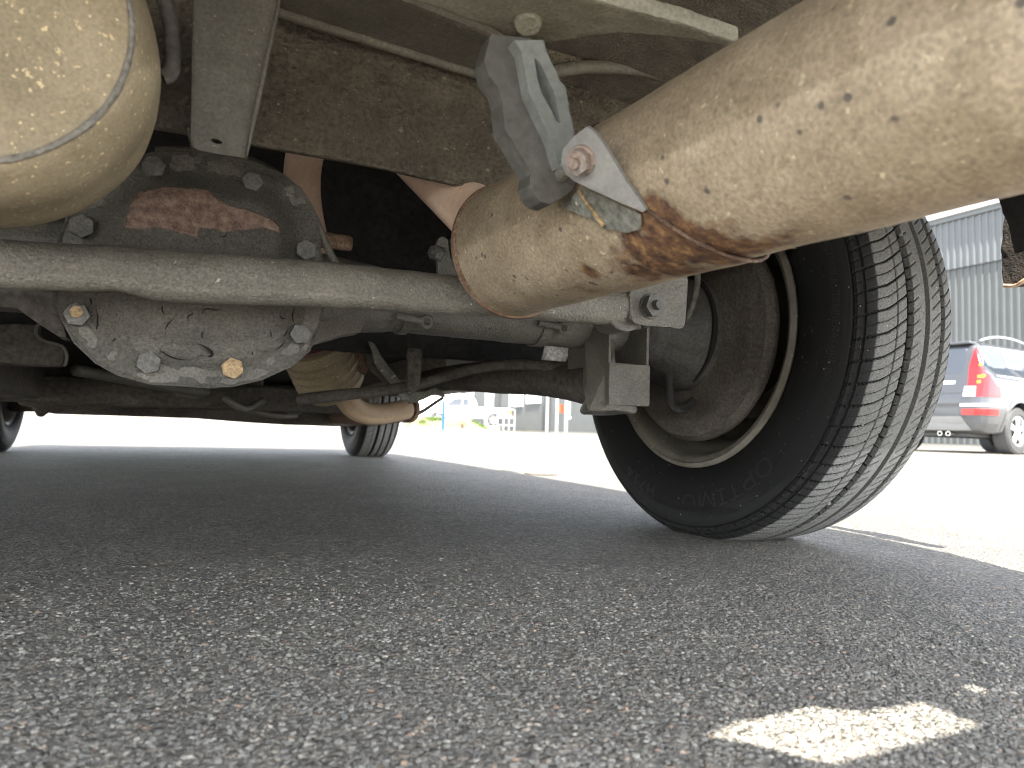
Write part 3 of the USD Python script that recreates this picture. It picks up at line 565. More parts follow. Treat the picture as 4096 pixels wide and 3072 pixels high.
rust_px = [(500, 900), (525, 790), (545, 745), (700, 733), (830, 742), (868, 790), (930, 815), (1000, 835), (1080, 868), (1130, 905), (1125, 928), (1060, 905), (960, 915), (905, 930), (860, 915), (800, 905), (785, 945), (640, 905)]
hole_px = [(640, 1400), (660, 1372), (700, 1365), (790, 1375), (830, 1395), (848, 1418), (800, 1422), (760, 1440), (690, 1430)]
def cover_rust(p):
    r2 = Polygon(np.array([at_y(x, y, DY-.026) for x, y in rust_px])[:, [0, 2]]).buffer(.0)
    pts = shapely.points(p[:, [0, 2]]); d = np.where(shapely.contains(r2, pts), 1, -1)*shapely.distance(pts, r2.exterior)
    h2 = Polygon(np.array([at_y(x, y, DY-.022) for x, y in hole_px])[:, [0, 2]])
    d2 = np.where(shapely.contains(h2, pts), 1, -1)*shapely.distance(pts, h2.exterior)
    return np.clip(.52+d*110, 0, 1)*.98 + .0*d2
cv = obj('differential_cover', (P3.reshape(-1, 3), Q), M_cover, ax, smooth=True, attrs={'rust': cover_rust}, label='differential cover with flaking underseal and a rusty bare patch')
fl = ext(fpoly, .012); v = fl.vertices; fl.vertices = np.stack([v[:, 0], DY+.008-v[:, 2], v[:, 1]], 1)
fl = cat(fl); obj('cover_flange', lumpy(fl, .004, .0009, 80, 2, 3), M_axle, ax)

inner = fpoly.buffer(-.014); cz_ = ext(inner, .10); v = cz_.vertices
cz_.vertices = np.stack([v[:, 0], DY+.008+v[:, 2], v[:, 1]], 1); cz_.invert()
nose = Manifold.cylinder(.16, .075, .045, 32).rotate([-90, 0, 0]).translate([DC[0], -.02, DC[2]-.005])
web = Manifold.batch_hull([Manifold.sphere(.05, 20).translate([DC[0]-.09, -.05, ZW-.01]), Manifold.sphere(.038, 20).translate([DC[0]-.2, 0, ZW])]) + Manifold.batch_hull([Manifold.sphere(.05, 20).translate([DC[0]+.06, -.05, ZW-.01]), Manifold.sphere(.038, 20).translate([DC[0]+.2, 0, ZW])])
cas = Manifold.batch_hull([Manifold.sphere(.07, 24).translate([DC[0]+a, -.05, DC[2]+b]) for a in (-.02, .02) for b in (-.03, .03)])
obj('differential_housing', lumpy(cat(man(cz_) if man(cz_).num_tri() else cz_, cas+web+nose), .008, .0012, 60, 0, 6), M_axle, ax)
for i, (x, y) in enumerate([(614, 674), (1007, 734), (1219, 1006), (1197, 1338), (928, 1474), (595, 1452), (310, 1262), (329, 912)]):
    c = at_y(x, y, DY-.006)
    obj('cover_bolt', hexbolt(c+np.array([0, .001, 0]), (0.03, -1, -.02), .0165 if i not in (1,) else .0158, .0085, .0, 0, True, 15+37*i), M_brass if i == 4 else M_bolt, ax, smooth=25, label={4: 'cover bolt worn to bare yellow metal', 6: 'cover bolt with a bright chipped top'}.get(i))
    if i == 6: obj('bolt_chip', hexbolt(c+np.array([0, -.0078, .002]), (0.03, -1, -.02), .0085, .0012, 0, 0, False), M_brass, ax, smooth=25)
# the flap of underseal that has broken off: a shallow dark recess edge and cracks, as thin raised black seams
def on_cover(x, y, lift=.0006):
    # photo point onto the cover's height field
    best = None; d = ray(x, y); Pc = P3.reshape(-1, 3)
    p = at_y(x, y, DY-.012)
    for _ in range(6):
        k = np.argmin((Pc[:, 0]-p[0])**2+(Pc[:, 2]-p[2])**2); p = at_y(x, y, Pc[k, 1]-lift)
    return p
cr_px = [[(650, 1222), (648, 1240), (662, 1262)], [(760, 1285), (758, 1262), (768, 1258), (752, 1240)], [(810, 1255), (815, 1240), (835, 1235), (860, 1240), (888, 1226)], [(1120, 1262), (1135, 1275), (1146, 1272)], [(1176, 1290), (1172, 1250), (1178, 1232)], [(813, 1355), (808, 1335), (815, 1322)], [(660, 1322), (670, 1300), (700, 1272)], [(385, 1318), (390, 1290), (386, 1240)], [(1085, 1350), (1083, 1320)], [(1105, 1400), (1130, 1378), (1140, 1360)], [(362, 1192), (366, 1220)], [(450, 1366), (462, 1352)], [(1134, 1348), (1150, 1322)], [(1008, 1420), (1012, 1405)], [(905, 935), (900, 945), (880, 942)]]
segs = []
for c in cr_px:
    pts = [on_cover(*p) for p in c]
    segs.append(tube(pts, [.0002, .0006, .00045, .0001], 14, 6, len(pts) < 3))
hp = [on_cover(x, y, .0004) for x, y in hole_px]
segs.append(tube(hp[3:7], [.0002, .0016, .0003], 18, 6)); segs.append(tube(hp[7:9]+[hp[0]], [.0002, .0007, .0002], 18, 6))
for t_ in segs: obj('crack', t_, M_crack, ax)
# pipe along the axle with its clips, thin brake pipe by the cover
obj('brake_pipe', tube([at_y(x, y, Y) for x, y, Y in ((620, 600, -.12), (800, 606, -.12), (950, 628, -.12), (1100, 690, -.12), (1215, 800, -.122), (1272, 900, -.125), (1310, 987, -.13), (1345, 1060, -.12), (1380, 1100, -.08))], .0036, 60, 10), M_axle, ax)
for px_, w_ in ((1640, .010), (2200, .014)):
    c = at_y(px_, 1330, -.035); xx_ = c[0]
    band = lathe([(.0362, -w_/2), (.0385, -w_/2), (.0385, w_/2), (.0362, w_/2), (.0362, -w_/2)], 40, (xx_, 0, ZW), (1, 0, .0))
    pk = at_y(px_, 1274 if px_ < 2000 else 1300, -.040); lug = tube([pk+np.array([-.015, .002, .002]), pk+np.array([.003, 0, 0]), pk+np.array([.014, 0, -.001])], .0050, 16, 12)
    eye = trimesh.creation.torus(.006, .0028, 24, 12); eye = frame_to(eye, pk+np.array([.020, 0, -.002]), (.1, 1, .2))
    obj('pipe_clip', lumpy(cat(band, lug, eye), .003, .0004, 120, 0, 2), M_axle, ax)
# bracket hanging under the axle for the trailing arm
bx = [at_y(2330, 1388, -.045), at_y(2601, 1464, -.075), at_y(2596, 1627, -.075)]
B0 = at_y(2439, 1448, -.075); B1 = at_y(2601, 1464, -.075); zt = (B0[2]+B1[2])/2; zb = at_y(2520, 1622, -.075)[2]
front = box(B0[0], B1[0], -.075, -.025, zb, zt)
legs = box(B0[0], B0[0]+.004, -.072, .03, zt-.002, ZW-.01) + box(B1[0]-.004, B1[0], -.072, .03, zt-.002, ZW-.01)
foot = Manifold.batch_hull([Manifold.sphere(.006, 12).translate([x, y, z]) for x, y, z in ((B0[0]+.004, -.066, zb), (B1[0]-.02, -.066, zb-.004), (B0[0]+.01, .0, zb-.006), (B1[0]-.02, .0, zb-.006), (B0[0]-.006, -.045, zb+.010))])
side = Manifold.batch_hull([Manifold.sphere(.005, 12).translate(list(at_y(*p))) for p in ((2352, 1370, -.02), (2346, 1540, -.02), (2366, 1632, -.05), (2446, 1630, -.068), (2446, 1450, -.066), (2440, 1370, -.04))])
obj('trailing_arm_bracket', lumpy(front+legs+foot+side, .0045, .0007, 90, 2, 8), M_axle, ax)
# panhard rod bracket plate
obj('rod_bracket', lumpy(plate_y([(2545, 1112), (2755, 1100), (2751, 1200), (2743, 1300), (2734, 1315), (2690, 1310), (2590, 1304), (2530, 1292), (2514, 1252), (2515, 1177)], -.216, .006, b=.001), .005, .0004, 90, 1, 5), M_axle, ax)
obj('rod_bracket', lumpy(box(at_y(2560, 1200, -.216)[0], at_y(2735, 1200, -.216)[0], -.209, -.02, .292, .30), .006, .0004, 90, 0, 5), M_axle, ax)
# ---------------------------------------------------------------- brake and hub on the right side
obj('brake_backing_plate', lumpy(lathe([(0, .605), (.05, .605), (.075, .600), (.10, .604), (.128, .606), (.150, .612), (.157, .622), (.157, .628), (.15, .628), (0, .628)], 96, (0, 0, ZW), (1, 0, 0)), .005, .0012, 40, 0, 7), M_brake, ax, label='dirt-stained brake backing plate')
obj('hub_flange', lumpy(lathe([(0, .50), (.036, .50), (.041, .502), (.044, .510), (.041, .516), (.048, .524), (.052, .540), (.066, .560), (.078, .576), (.084, .590), (.084, .606), (0, .606)], 72, (0, 0, ZW), (1, 0, 0)), .005, .0008, 60, 0, 9), M_hub, ax)
gash = tube([(.586, .085*math.sin(a)*-1, ZW+.085*math.cos(a)) for a in np.linspace(math.radians(-35), math.radians(150), 20)], [.001, .0035, .003, .004, .001], 50, 10)
obj('dust_seal', gash, M_crack, ax)  # black crescent standing in for the shade between hub dome and backing plate
hk = tube([at_y(x, y, Y) for x, y, Y in ((2672, 1500, -.03), (2680, 1590, -.035), (2690, 1622, -.035), (2735, 1632, -.03), (2770, 1600, -.02))], .006, 30, 12)
obj('brake_lever', lumpy(hk, .003, .0006, 90, 0, 3), M_black, ax)
obj('brake_hose', tube([at_y(x, y, Y) for x, y, Y in ((2700, 1000, -.12), (2790, 1120, -.11), (2775, 1200, -.10), (2740, 1290, -.07))], .004, 30, 10), M_dark, ax)

# ---------------------------------------------------------------- panhard rod across the view
PY = -.195
mid_px = [(-700, 985), (-350, 1030), (0, 1056), (300, 1070), (480, 1076), (620, 1098), (950, 1120), (1400, 1147), (1800, 1180), (2200, 1208), (2420, 1228), (2520, 1232)]
pth = [at_y(x, y, PY) for x, y in mid_px]
rad_px = [100, 100, 101, 96, 92, 104, 102, 90, 80, 77, 74, 78]
dep_ = [float((p-CAM)@FW) for p in pth]; rads = [r*d/FPX*.985 for r, d in zip(rad_px, dep_)]
dd = np.r_[0, np.cumsum(np.linalg.norm(np.diff(np.array(pth), axis=0), axis=1))]
rod = tube(pth, np.interp(np.linspace(0, dd[-1], 200), dd, rads), 220, 40, amp=.0011, fr=55, seed=12)
rod_p = obj('panhard_rod', rod, M_rod, car, smooth=True, label='thick tube with scaly underseal crossing in front of the axle')
ey = at_y(2470, 1232, PY)
obj('bushing_eye', lumpy(Manifold.cylinder(.034, .0255, .0255, 36).rotate([90, 0, 0]).translate([ey[0]+.004, PY+.024, ey[2]]), .004, .0006, 90, 2, 3), M_axle, rod_p)
bc = at_y(2601, 1226, -.217)
obj('rod_bolt', hexbolt(bc+np.array([0, .001, 0]), (-.06, -1, -.03), .0215, .0125, .0135, .007, True, 10), M_bolt, rod_p, smooth=25)

# ---------------------------------------------------------------- muffler on the right
MA = np.array([-.0697, .9975, .0078]); MA /= np.linalg.norm(MA); MP = np.array([.199, -.2578, .302]); MR = .0574
mu = np.cross(MA, [0, 0, 1.]); mu /= np.linalg.norm(mu); mv = np.cross(mu, MA)
def muff_hit(x, y, R=MR):
    d = ray(x, y); o = CAM-MP; dp = d-MA*(d@MA); op = o-MA*(o@MA)
    A, B, C_ = dp@dp, 2*dp@op, op@op-R*R; disc = max(B*B-4*A*C_, 0)
    return CAM + d*((-B-math.sqrt(disc))/(2*A))
seam_px = [(2348, 520), (2450, 690), (2560, 830), (2620, 900), (2685, 962), (2760, 1000), (2850, 1024), (3000, 1030), (3225, 1008)]
seam = np.array([muff_hit(*p) for p in seam_px]); tseam = (seam-MP)@MA
spots = [((2620, 880), .018, 1.15), ((2680, 945), .02, 1.2), ((2760, 985), .022, 1.2), ((2860, 1005), .02, 1.1), ((2980, 1000), .016, .8), ((2560, 990), .02, 1.0), ((2640, 1050), .02, .9), ((2480, 930), .014, .6), ((2360, 1080), .01, .75), ((2560, 1080), .012, .8), ((3080, 985), .014, .5), ((2700, 860), .014, .5), ((2450, 1060), .012, .5), ((2840, 900), .014, .45), ((2700, 1060), .03, .62), ((2900, 960), .03, .6), ((2480, 1000), .022, .55), ((2600, 1100), .025, .5), ((2330, 1150), .02, .42), ((3150, 950), .02, .42)]
SP = [(muff_hit(*p), r, a) for p, r, a in spots]
def muff_rust(p):
    o = np.zeros(len(p))
    for c, r, a in SP: o = np.maximum(o, a*.75*np.exp(-(((p-c)**2).sum(1)/(r*r))))
    o = o + .18*np.exp(-((np.abs(((p-MP)@MA)-.0))/.012)) + .22*np.clip(-(p-MP)@mv/MR, 0, 1)**3*((p-MP)@MA < -.0)
    return o
def muff_tube(t0, t1, R, n, seed, wob=0.):
    t = np.linspace(t0, t1, n); th = np.linspace(0, 2*np.pi, 96, endpoint=False)
    T, TH = np.meshgrid(t, th, indexing='ij')
    Rr = R + wob*0*T
    V = MP + T[..., None]*MA + (Rr*np.cos(TH))[..., None]*mu + (Rr*np.sin(TH))[..., None]*mv
    V = V + ((meshkit.fbm(V*24, 3, seed)-.5)*.0016)[..., None]*(np.cos(TH)[..., None]*mu+np.sin(TH)[..., None]*mv)
    I_ = np.arange(n*96).reshape(n, 96); J_ = np.roll(I_, -1, 1)
    return V.reshape(-1, 3), np.stack([I_[:-1], J_[:-1], J_[1:], I_[1:]], -1).reshape(-1, 4)
# seam plane: fitted through the seam points, so the front piece ends obliquely
ts = float(np.median(tseam))
coef = np.polyfit(((seam-MP)@mv), tseam, 1)
def skew(V, end):                                            # moves a section's end onto the oblique seam plane
    V = V.copy(); h = (V-MP)@mv; tt = (V-MP)@MA; tgt = coef[0]*h + coef[1]
    return V, tt, tgt
V, q = muff_tube(0, 1, MR, 90, 3); a_ = np.linspace(0, 1, 90)[:, None]; Vr = V.reshape(90, 96, 3)
rad_v = Vr[0]-MP; rad_v = rad_v-MA*(rad_v@MA)[:, None]; tg = coef[0]*(rad_v@mv)+coef[1]
Vr = MP + rad_v[None] + (a_*tg[None])[..., None]*MA; Vr = Vr + ((meshkit.fbm(Vr*24, 3, 3)-.5)*.0018)[..., None]*(rad_v/MR)[None]
muff = obj('muffler', (Vr.reshape(-1, 3), q), M_dust, car, smooth=True, attrs={'rust': muff_rust}, label='tan dusty muffler barrel with orange rust at its seam')
tend = -.423
Vr2 = MP + rad_v[None]*.965 + ((1-a_)*(tg[None]+.004) + a_*tend)[..., None]*MA; Vr2 = Vr2 + ((meshkit.fbm(Vr2*24, 3, 3)-.5)*.002)[..., None]*(rad_v/MR)[None]
obj('muffler_rear_section', (Vr2.reshape(-1, 3), q), M_dust, muff, smooth=True, attrs={'rust': muff_rust})
lip = lathe([(MR-.002, .004), (MR+.0012, .003), (MR+.0030, 0), (MR+.0024, -.003), (MR, -.0045), (MR-.003, -.001), (MR-.002, .004)], 96, MP, MA)
obj('end_lip', lumpy(lip, .0022, .0004, 200, 0, 3), M_rim_rust, muff)
obj('end_cap', lathe([(0, .006), (.03, .005), (MR-.004, .001), (MR-.004, -.004), (0, -.004)], 72, MP, MA), M_dust, muff, attrs={'rust': lambda p: 0*p[:, 0]})
obj('end_cap', lathe([(0, tend-.004), (MR*.7, tend-.003), (MR*.965, tend), (MR*.965, tend+.004), (0, tend+.004)], 72, MP, MA), M_dust, muff, attrs={'rust': lambda p: 0*p[:, 0]})
sp_ = [MP + rad_v[k] + tg[k]*MA for k in range(96)]
obj('seam_bead', lumpy(tube(sp_+[sp_[0]], .0012, 300, 8), .0015, .0007, 250, 0, 8), M_seamrust, muff)
# mounting tab, its bolt and the saddle below it
tabn = np.array([muff_hit(2420, 720), muff_hit(2560, 830), muff_hit(2330, 700)])
nn_ = np.cross(tabn[1]-tabn[0], tabn[2]-tabn[0]); nn_ /= np.linalg.norm(nn_)
if nn_ @ (CAM-tabn[0]) < 0: nn_ = -nn_
nn_ = nn_*.5 + .5*(CAM-tabn[0])/np.linalg.norm(CAM-tabn[0]); nn_ /= np.linalg.norm(nn_)
def on_tab(x, y, off=.0):
    o = muff_hit(2585, 850) + nn_*(.003+off); d = ray(x, y); return CAM + d*(((o-CAM)@nn_)/(d@nn_))
tab_px = [(2348, 506), (2297, 544), (2253, 595), (2244, 639), (2250, 668), (2262, 696), (2297, 725), (2392, 769), (2480, 810), (2570, 848), (2585, 839), (2548, 785), (2506, 728), (2462, 655), (2418, 582), (2380, 530)]
obj('mounting_tab', plate_pts([on_tab(*p) for p in tab_px], nn_, .003), M_galv, muff, smooth=False)
tb = on_tab(2330, 640)
obj('tab_bolt', hexbolt(tb, nn_, .0125, .0075, .0085, .0035, True, 20), M_rustbolt, muff, smooth=25)
sad_px = [(2234, 823), (2316, 760), (2330, 750), (2440, 800), (2563, 858), (2566, 890), (2557, 918), (2506, 931), (2405, 912), (2380, 885)]
def dense(px, n=14):
    p = Polygon(px); p = p.segmentize(22); return p
sd = dense(sad_px); tv, tf = trimesh.creation.triangulate_polygon(sd, engine='earcut')
sq = trimesh.Trimesh(np.c_[tv, 0*tv[:, 0]], tf).subdivide_to_size(18); 
top = np.array([muff_hit(x, y, MR+.0022) for x, y in sq.vertices[:, :2]]); bot = np.array([muff_hit(x, y, MR-.001) for x, y in sq.vertices[:, :2]])
n0 = len(top); be = sq.edges_unique[trimesh.grouping.group_rows(sq.edges_sorted, require_count=1)] if False else sq.edges[trimesh.grouping.group_rows(sq.edges_sorted, require_count=1)]
F_ = np.vstack([sq.faces, sq.faces[:, ::-1]+n0, [(a, b, b+n0) for a, b in be], [(a, b+n0, a+n0) for a, b in be]])
obj('tab_saddle', trimesh.Trimesh(np.vstack([top, bot]), F_, process=False), M_galvd, muff, smooth=30)
obj('saddle_weld', lumpy(tube([muff_hit(x, y, MR+.0035) for x, y in ((2316, 762), (2360, 830), (2400, 885), (2412, 905))], [.0008, .0012, .0018], 24, 8), .0015, .0005, 250, 0, 8), M_brass, muff)
# ---------------------------------------------------------------- rubber hanger
HY = -.447
edge_px = [(2055, 160), (2085, 205), (2100, 285), (2108, 330), (2116, 372), (2132, 402), (2162, 470), (2190, 525), (2212, 580), (2228, 640), (2240, 700), (2275, 735), (2300, 690), (2300, 600), (2298, 530), (2290, 480), (2276, 430), (2266, 365), (2262, 345), (2236, 318), (2216, 265), (2186, 205), (2176, 160)]
slit_px = [(2138, 232), (2160, 252), (2178, 290), (2197, 330), (2217, 368), (2228, 425), (2244, 492), (2226, 482), (2196, 424), (2166, 372), (2150, 310)]
back_px = [(1962, 138), (1937, 240), (1955, 300), (1990, 345), (2008, 400), (2012, 450), (2020, 520), (2050, 560), (2078, 612), (2106, 655), (2124, 690), (2118, 740), (2135, 780), (2165, 808), (2200, 816), (2240, 796), (2292, 760), (2316, 700), (2300, 600), (2280, 500), (2250, 380), (2180, 240), (2120, 150)]
hang = plate_y(back_px, HY+.004, .016)
hang_m = lumpy(hang, .0022, .0006, 130, 2, 5)
hg = obj('rubber_hanger', hang_m, M_rubber, car, label='grey perished rubber hanger with a lens-shaped slit, holding the muffler')
obj('hanger_pin', frame_to(trimesh.creation.cylinder(.0045, .055, sections=20), at_y(2270, 690, HY)+np.array([.002, .02, 0]), (.25, 1, 0.02)), M_galvd, hg)
fz = plate_y([p for p in edge_px if p[1] < 660]+[(2250, 665)] if False else edge_px[:10]+[(2240, 668), (2300, 640)]+edge_px[13:], HY-.005, .010, [slit_px]); obj('hanger_face', lumpy(fz, .002, .0004, 150, 2, 5), M_rubedge, hg)

# ---------------------------------------------------------------- drum-shaped tank upper left
DT = np.array([-.188, 0, .3465])
pr = [(0, -.4220), (.03, -.4218), (.055, -.4205), (.074, -.4170), (.0785, -.4165), (.0805, -.4180), (.083, -.4155), (.087, -.407), (.0905, -.398), (.0935, -.386), (.0945, -.370), (.0945, -.345), (.090, -.325), (.078, -.31), (.05, -.30), (0, -.298)]
prs = spline([(r*.965, z, 0) for r, z in pr], 90)[:, :2]; prs[:, 0] = np.maximum(prs[:, 0], 0); prs[0, 0] = 0; prs[-1, 0] = 0
dr = lathe(prs, 120, (DT[0], 0, DT[2]), (-.05, 1, .03))
dr.vertices = dr.vertices + dr.vertex_normals*((meshkit.fbm(dr.vertices*25, 3, 2)-.5)*.003)[:, None]
tankp = obj('drum_tank', dr, M_tank, car, smooth=True, attrs={'rust': lambda p: 0*p[:, 0]}, label='tan dusty drum tank with a curved weld seam, out of focus')
smr = frame_to(trimesh.creation.torus(.0775, .0016, 120, 10), np.array([DT[0], 0, DT[2]])+np.array([-.05, 1, .03])/np.linalg.norm([-.05, 1, .03])*-.4178, (-.05, 1, .03))
obj('weld_seam', lumpy(smr, .003, .0006, 150, 0, 3), M_seam, tankp)

# ---------------------------------------------------------------- strap plate, panel, crossmember, gusset
SY = -.335
strap = plate_y([(782, -260), (778, 300), (777, 590), (800, 602), (900, 620), (985, 632), (992, 615), (1018, 480), (1050, 330), (1085, 180), (1105, 80), (1118, 0), (1150, -260)], SY, .0035, [[(866+24*math.cos(a), 565+10*math.sin(a)+ 6*math.cos(a)) for a in np.linspace(0, 6.28, 20)[:-1]]])
fl1 = plate_y([(770, -260), (766, 300), (760, 575), (778, 592), (784, 590), (786, -260)], SY+.001, .022)
fl2 = plate_y([(1138, -260), (1110, 0), (1096, 80), (1040, 330), (1008, 480), (984, 618), (992, 622), (1026, 480), (1058, 330), (1112, 80), (1124, 0), (1152, -260)], SY-.006, .012)
sp = obj('hanger_strap', lumpy(cat(strap), .004, .0003, 90, 0, 2), M_strap, car, label='grey steel strap with an oval hole hanging beside the tank')
obj('strap_flange', lumpy(fl1, .004, .0003, 90, 1, 2), M_strap, sp); obj('strap_flange', lumpy(fl2, .003, .0003, 90, 1, 2), M_strap, sp)
obj('strap_tab', lumpy(plate_y([(745, 505), (752, 540), (760, 570), (778, 595), (800, 600), (800, 505)], SY+.012, .004), .003, .0003, 90, 1, 2), M_strap, sp)
# dark bracket left of the strap
obj('side_bracket', lumpy(plate_y([(560, -200), (560, 500), (730, 530), (800, 540), (800, -200)], -.30, .006), .006, .0008, 60, 1, 2), M_under, car)
obj('side_bracket', lumpy(tube([at_y(x, y, -.33) for x, y in ((655, 0), (685, 120), (690, 220), (672, 300), (650, 310))], .005, 30, 12), .004, .0006, 90, 0, 4), M_dark, car)
# rough panel: wall of the spare wheel well
PNY = -.215
pl_ = [at_y(x, y, PNY) for x, y in ((560, 470), (760, 520), (1010, 565), (1320, 620), (1550, 665), (1860, 735), (2100, 785), (2500, 860), (3000, 950))]
zlow = np.interp(np.linspace(-.25, .60, 80), [p[0] for p in pl_], [p[2] for p in pl_])
def sheet(xs, zs0, ztop, y0, seed, amp, edge=.004, bulge=0.):
    nz = int((ztop-zs0.min())/edge); t = np.linspace(0, 1, nz)
    X = np.repeat(xs[:, None], nz, 1); Z = zs0[:, None]*(1-t)+ztop*t; P = np.stack([X, 0*X+y0, Z], -1)
    P[..., 1] += amp*2*(meshkit.fbm(P*70, 5, seed)-.5) + amp*1.2*(meshkit.fbm(P*[18, 18, 40], 3, seed+3)-.5)*2 + bulge*(1-t)[None]**3
    P[:, 0, 2] += .0008*(meshkit.fbm(P[:, 0]*200, 2, 1)-.5)
    n_, m_ = X.shape; I_ = np.arange(n_*m_).reshape(n_, m_)
    F = np.stack([I_[:-1, :-1], I_[1:, :-1], I_[1:, 1:], I_[:-1, 1:]], -1).reshape(-1, 4)
    V2 = P.copy(); V2[..., 1] = y0+.012; k = n_*m_
    ed = [(I_[i, 0], I_[i+1, 0]) for i in range(n_-1)]
    F2 = [(a+k, b+k, b, a) for a, b in ed]
    return np.vstack([P.reshape(-1, 3), V2.reshape(-1, 3)]), np.vstack([F, F[:, ::-1]+k, F2])
xs_ = np.linspace(-.25, .60, 300); zl_ = np.interp(xs_, [p[0] for p in pl_], [p[2] for p in pl_])
wellp = obj('spare_wheel_well', sheet(xs_, zl_, .54, PNY, 21, .0016, .0032, .006), M_under, car, smooth=True, label='rough dark undersealed wall above the axle')
# crossmember: underside band falling to the right, with a lighter lip
z1 = .474
rl = [at_z(x, y, z1) for x, y in ((900, -40), (1118, 38), (1400, 128), (1700, 222), (1960, 302), (2060, 330))]
ru = [at_z(x, y, z1) for x, y in ((2120, 195), (2044, 166), (1850, 95), (1607, 0), (1400, -80), (1100, -160))]
bp = Polygon([p[:2] for p in rl+ru])
obj('crossmember', lumpy(ext(bp, .02, z1), .005, .0006, 70, 1, 6), M_grey, car, label='pressed steel crossmember running down to the hanger')
obj('crossmember_lip', lumpy(tube([p+np.array([0, .002, -.001]) for p in rl], .0046, 60, 10), .003, .0005, 100, 0, 6), M_grey, wellp)
# gusset with its bolt
gz = .383
gp = [at_z(x, y, gz) for x, y in ((1560, -60), (1640, -8), (1800, 52), (1960, 112), (2044, 160), (2110, 173), (2200, 169), (2262, 160), (2330, 150), (2480, 134), (2640, 142), (2760, 160), (2900, 190), (2960, 170), (2850, 135), (2740, 95), (2600, 58), (2500, 32), (2370, -4), (2200, -60))]
gus = obj('gusset_plate', lumpy(ext(Polygon([p[:2] for p in gp]).buffer(0), .010, gz), .004, .0007, 80, 1, 8), M_gus, car, label='grey gusset plate with a round bolt head above the hanger')
bo = at_z(2112, 86, gz)
obj('gusset_bolt', frame_to(lumpy(Manifold.cylinder(.005, .0088, .0072, 32), .002, .0004, 120, 2, 3), bo+np.array([0, 0, .001]), (-.1, -.25, -1)), M_gus, gus)
obj('gusset_web', box(.06, .13, -.50, -.475, gz+.004, .492), M_grey, gus)
# curved channel behind the hanger
cpx_u = [(2140, 175), (2300, 165), (2500, 150), (2700, 165), (2900, 190)]; cpx_l = [(2760, 345), (2680, 312), (2600, 290), (2520, 275), (2430, 268), (2330, 270), (2230, 283), (2140, 300)]
ch = plate_y(cpx_u+cpx_l, -.262, .03)
obj('wheel_well_channel', lumpy(ch, .005, .0012, 70, 2, 9), M_under, car)
obj('channel_lip', lumpy(tube([at_y(x, y, -.266) for x, y in cpx_l], .006, 60, 12), .003, .0008, 90, 0, 9), M_grey, wellp)
# coarse textured boot floor behind it
xs3 = np.linspace(.02, .62, 130); ys3 = np.linspace(-.70, -.20, 100); XX, YY = np.meshgrid(xs3, ys3, indexing='ij'); Pb = np.stack([XX, YY, 0*XX+.492], -1)
Pb[..., 2] += .0025*(meshkit.fbm(Pb*110, 4, 3)-.5) + .004*(meshkit.fbm(Pb*15, 2, 8)-.5)
Ib = np.arange(130*100).reshape(130, 100)
obj('boot_floor', (Pb.reshape(-1, 3), np.stack([Ib[:-1, :-1], Ib[:-1, 1:], Ib[1:, 1:], Ib[1:, :-1]], -1).reshape(-1, 4)), M_coarse, car, smooth=True)
# ---------------------------------------------------------------- exhaust pipes over the axle
def pxpath(rows): return [at_y(x, y, Y) for x, y, Y in rows]
p1 = pxpath([(1290, 480, .02), (1240, 560, .02), (1216, 640, .03), (1208, 720, .035), (1215, 830, .05), (1240, 950, .07), (1262, 1090, .10)])
o1 = obj('exhaust_pipe', tube(p1, .0215, 90, 32), M_pipe, car, smooth=True, label='pinkish exhaust pipe arching up over the axle')
p2 = [at_y(1480, 455, .02), MP+MA*.0]
obj('exhaust_pipe', tube(p2, .0272, 40, 36, True), M_pipe, car, smooth=True, label='pinkish exhaust pipe entering the muffler')
# stud and clamp seen in the dark gap
obj('stud', lumpy(frame_to(trimesh.creation.cylinder(.009, .04, sections=18), at_y(1335, 966, -.03), (1, .2, .05)), .003, .0008, 90, 1, 2), M_rim_rust, car)
cl = plate_y([(1752, 1100), (1745, 980), (1752, 955), (1770, 945), (1792, 955), (1800, 1020), (1830, 1110)], -.10, .006)
cp = obj('pipe_clamp', lumpy(cat(cl, plate_y([(1800, 960), (1815, 940), (1850, 945), (1850, 1110), (1815, 1110)], -.085, .006)), .003, .0006, 90, 1, 4), M_axle, car)
obj('clamp_nut', hexbolt(at_y(1762, 1020, -.098), (-.85, -.5, .05), .0135, .013, .009, .004, True), M_bolt, cp, smooth=25)

# ---------------------------------------------------------------- trailing arms, stabiliser bar, shock absorber
def bar(name, rows, r, m, seg=18, label=None, amp=.0005): return obj(name, tube(pxpath(rows), r, 70, seg, amp=amp, fr=60, seed=4), m, car, smooth=True, label=label)
bar('trailing_arm', [(2480, 1560, -.02), (2330, 1535, .05), (2200, 1515, .13), (2000, 1508, .24), (1840, 1510, .36), (1700, 1530, .50)], [.029, .028, .028, .024, .022], M_dark, 24, 'dark lower trailing arm')
bar('stabiliser_bar', [(2420, 1520, .02), (2330, 1478, .06), (2203, 1466, .10), (2076, 1458, .14), (1886, 1478, .20), (1747, 1516, .26), (1620, 1548, .31), (1405, 1576, .38), (1200, 1600, .46)], [.0092, .0085, .0085, .0095, .0105], M_dark, 16, 'thin curved bar under the floor')
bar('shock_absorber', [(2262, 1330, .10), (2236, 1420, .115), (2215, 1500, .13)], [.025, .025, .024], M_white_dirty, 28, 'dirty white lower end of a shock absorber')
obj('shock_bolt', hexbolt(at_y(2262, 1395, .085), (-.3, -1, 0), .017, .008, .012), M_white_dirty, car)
bar('shock_bush', [(2262, 1330, .085), (2300, 1400, .085), (2275, 1480, .085)], .010, M_dark, 14)
obj('bar_strap', lumpy(plate_y([(1632, 1390), (1692, 1395), (1686, 1480), (1678, 1562), (1650, 1568), (1632, 1555), (1634, 1480)], .27, .012), .006, .0008, 60, 1, 3), M_dark, car)
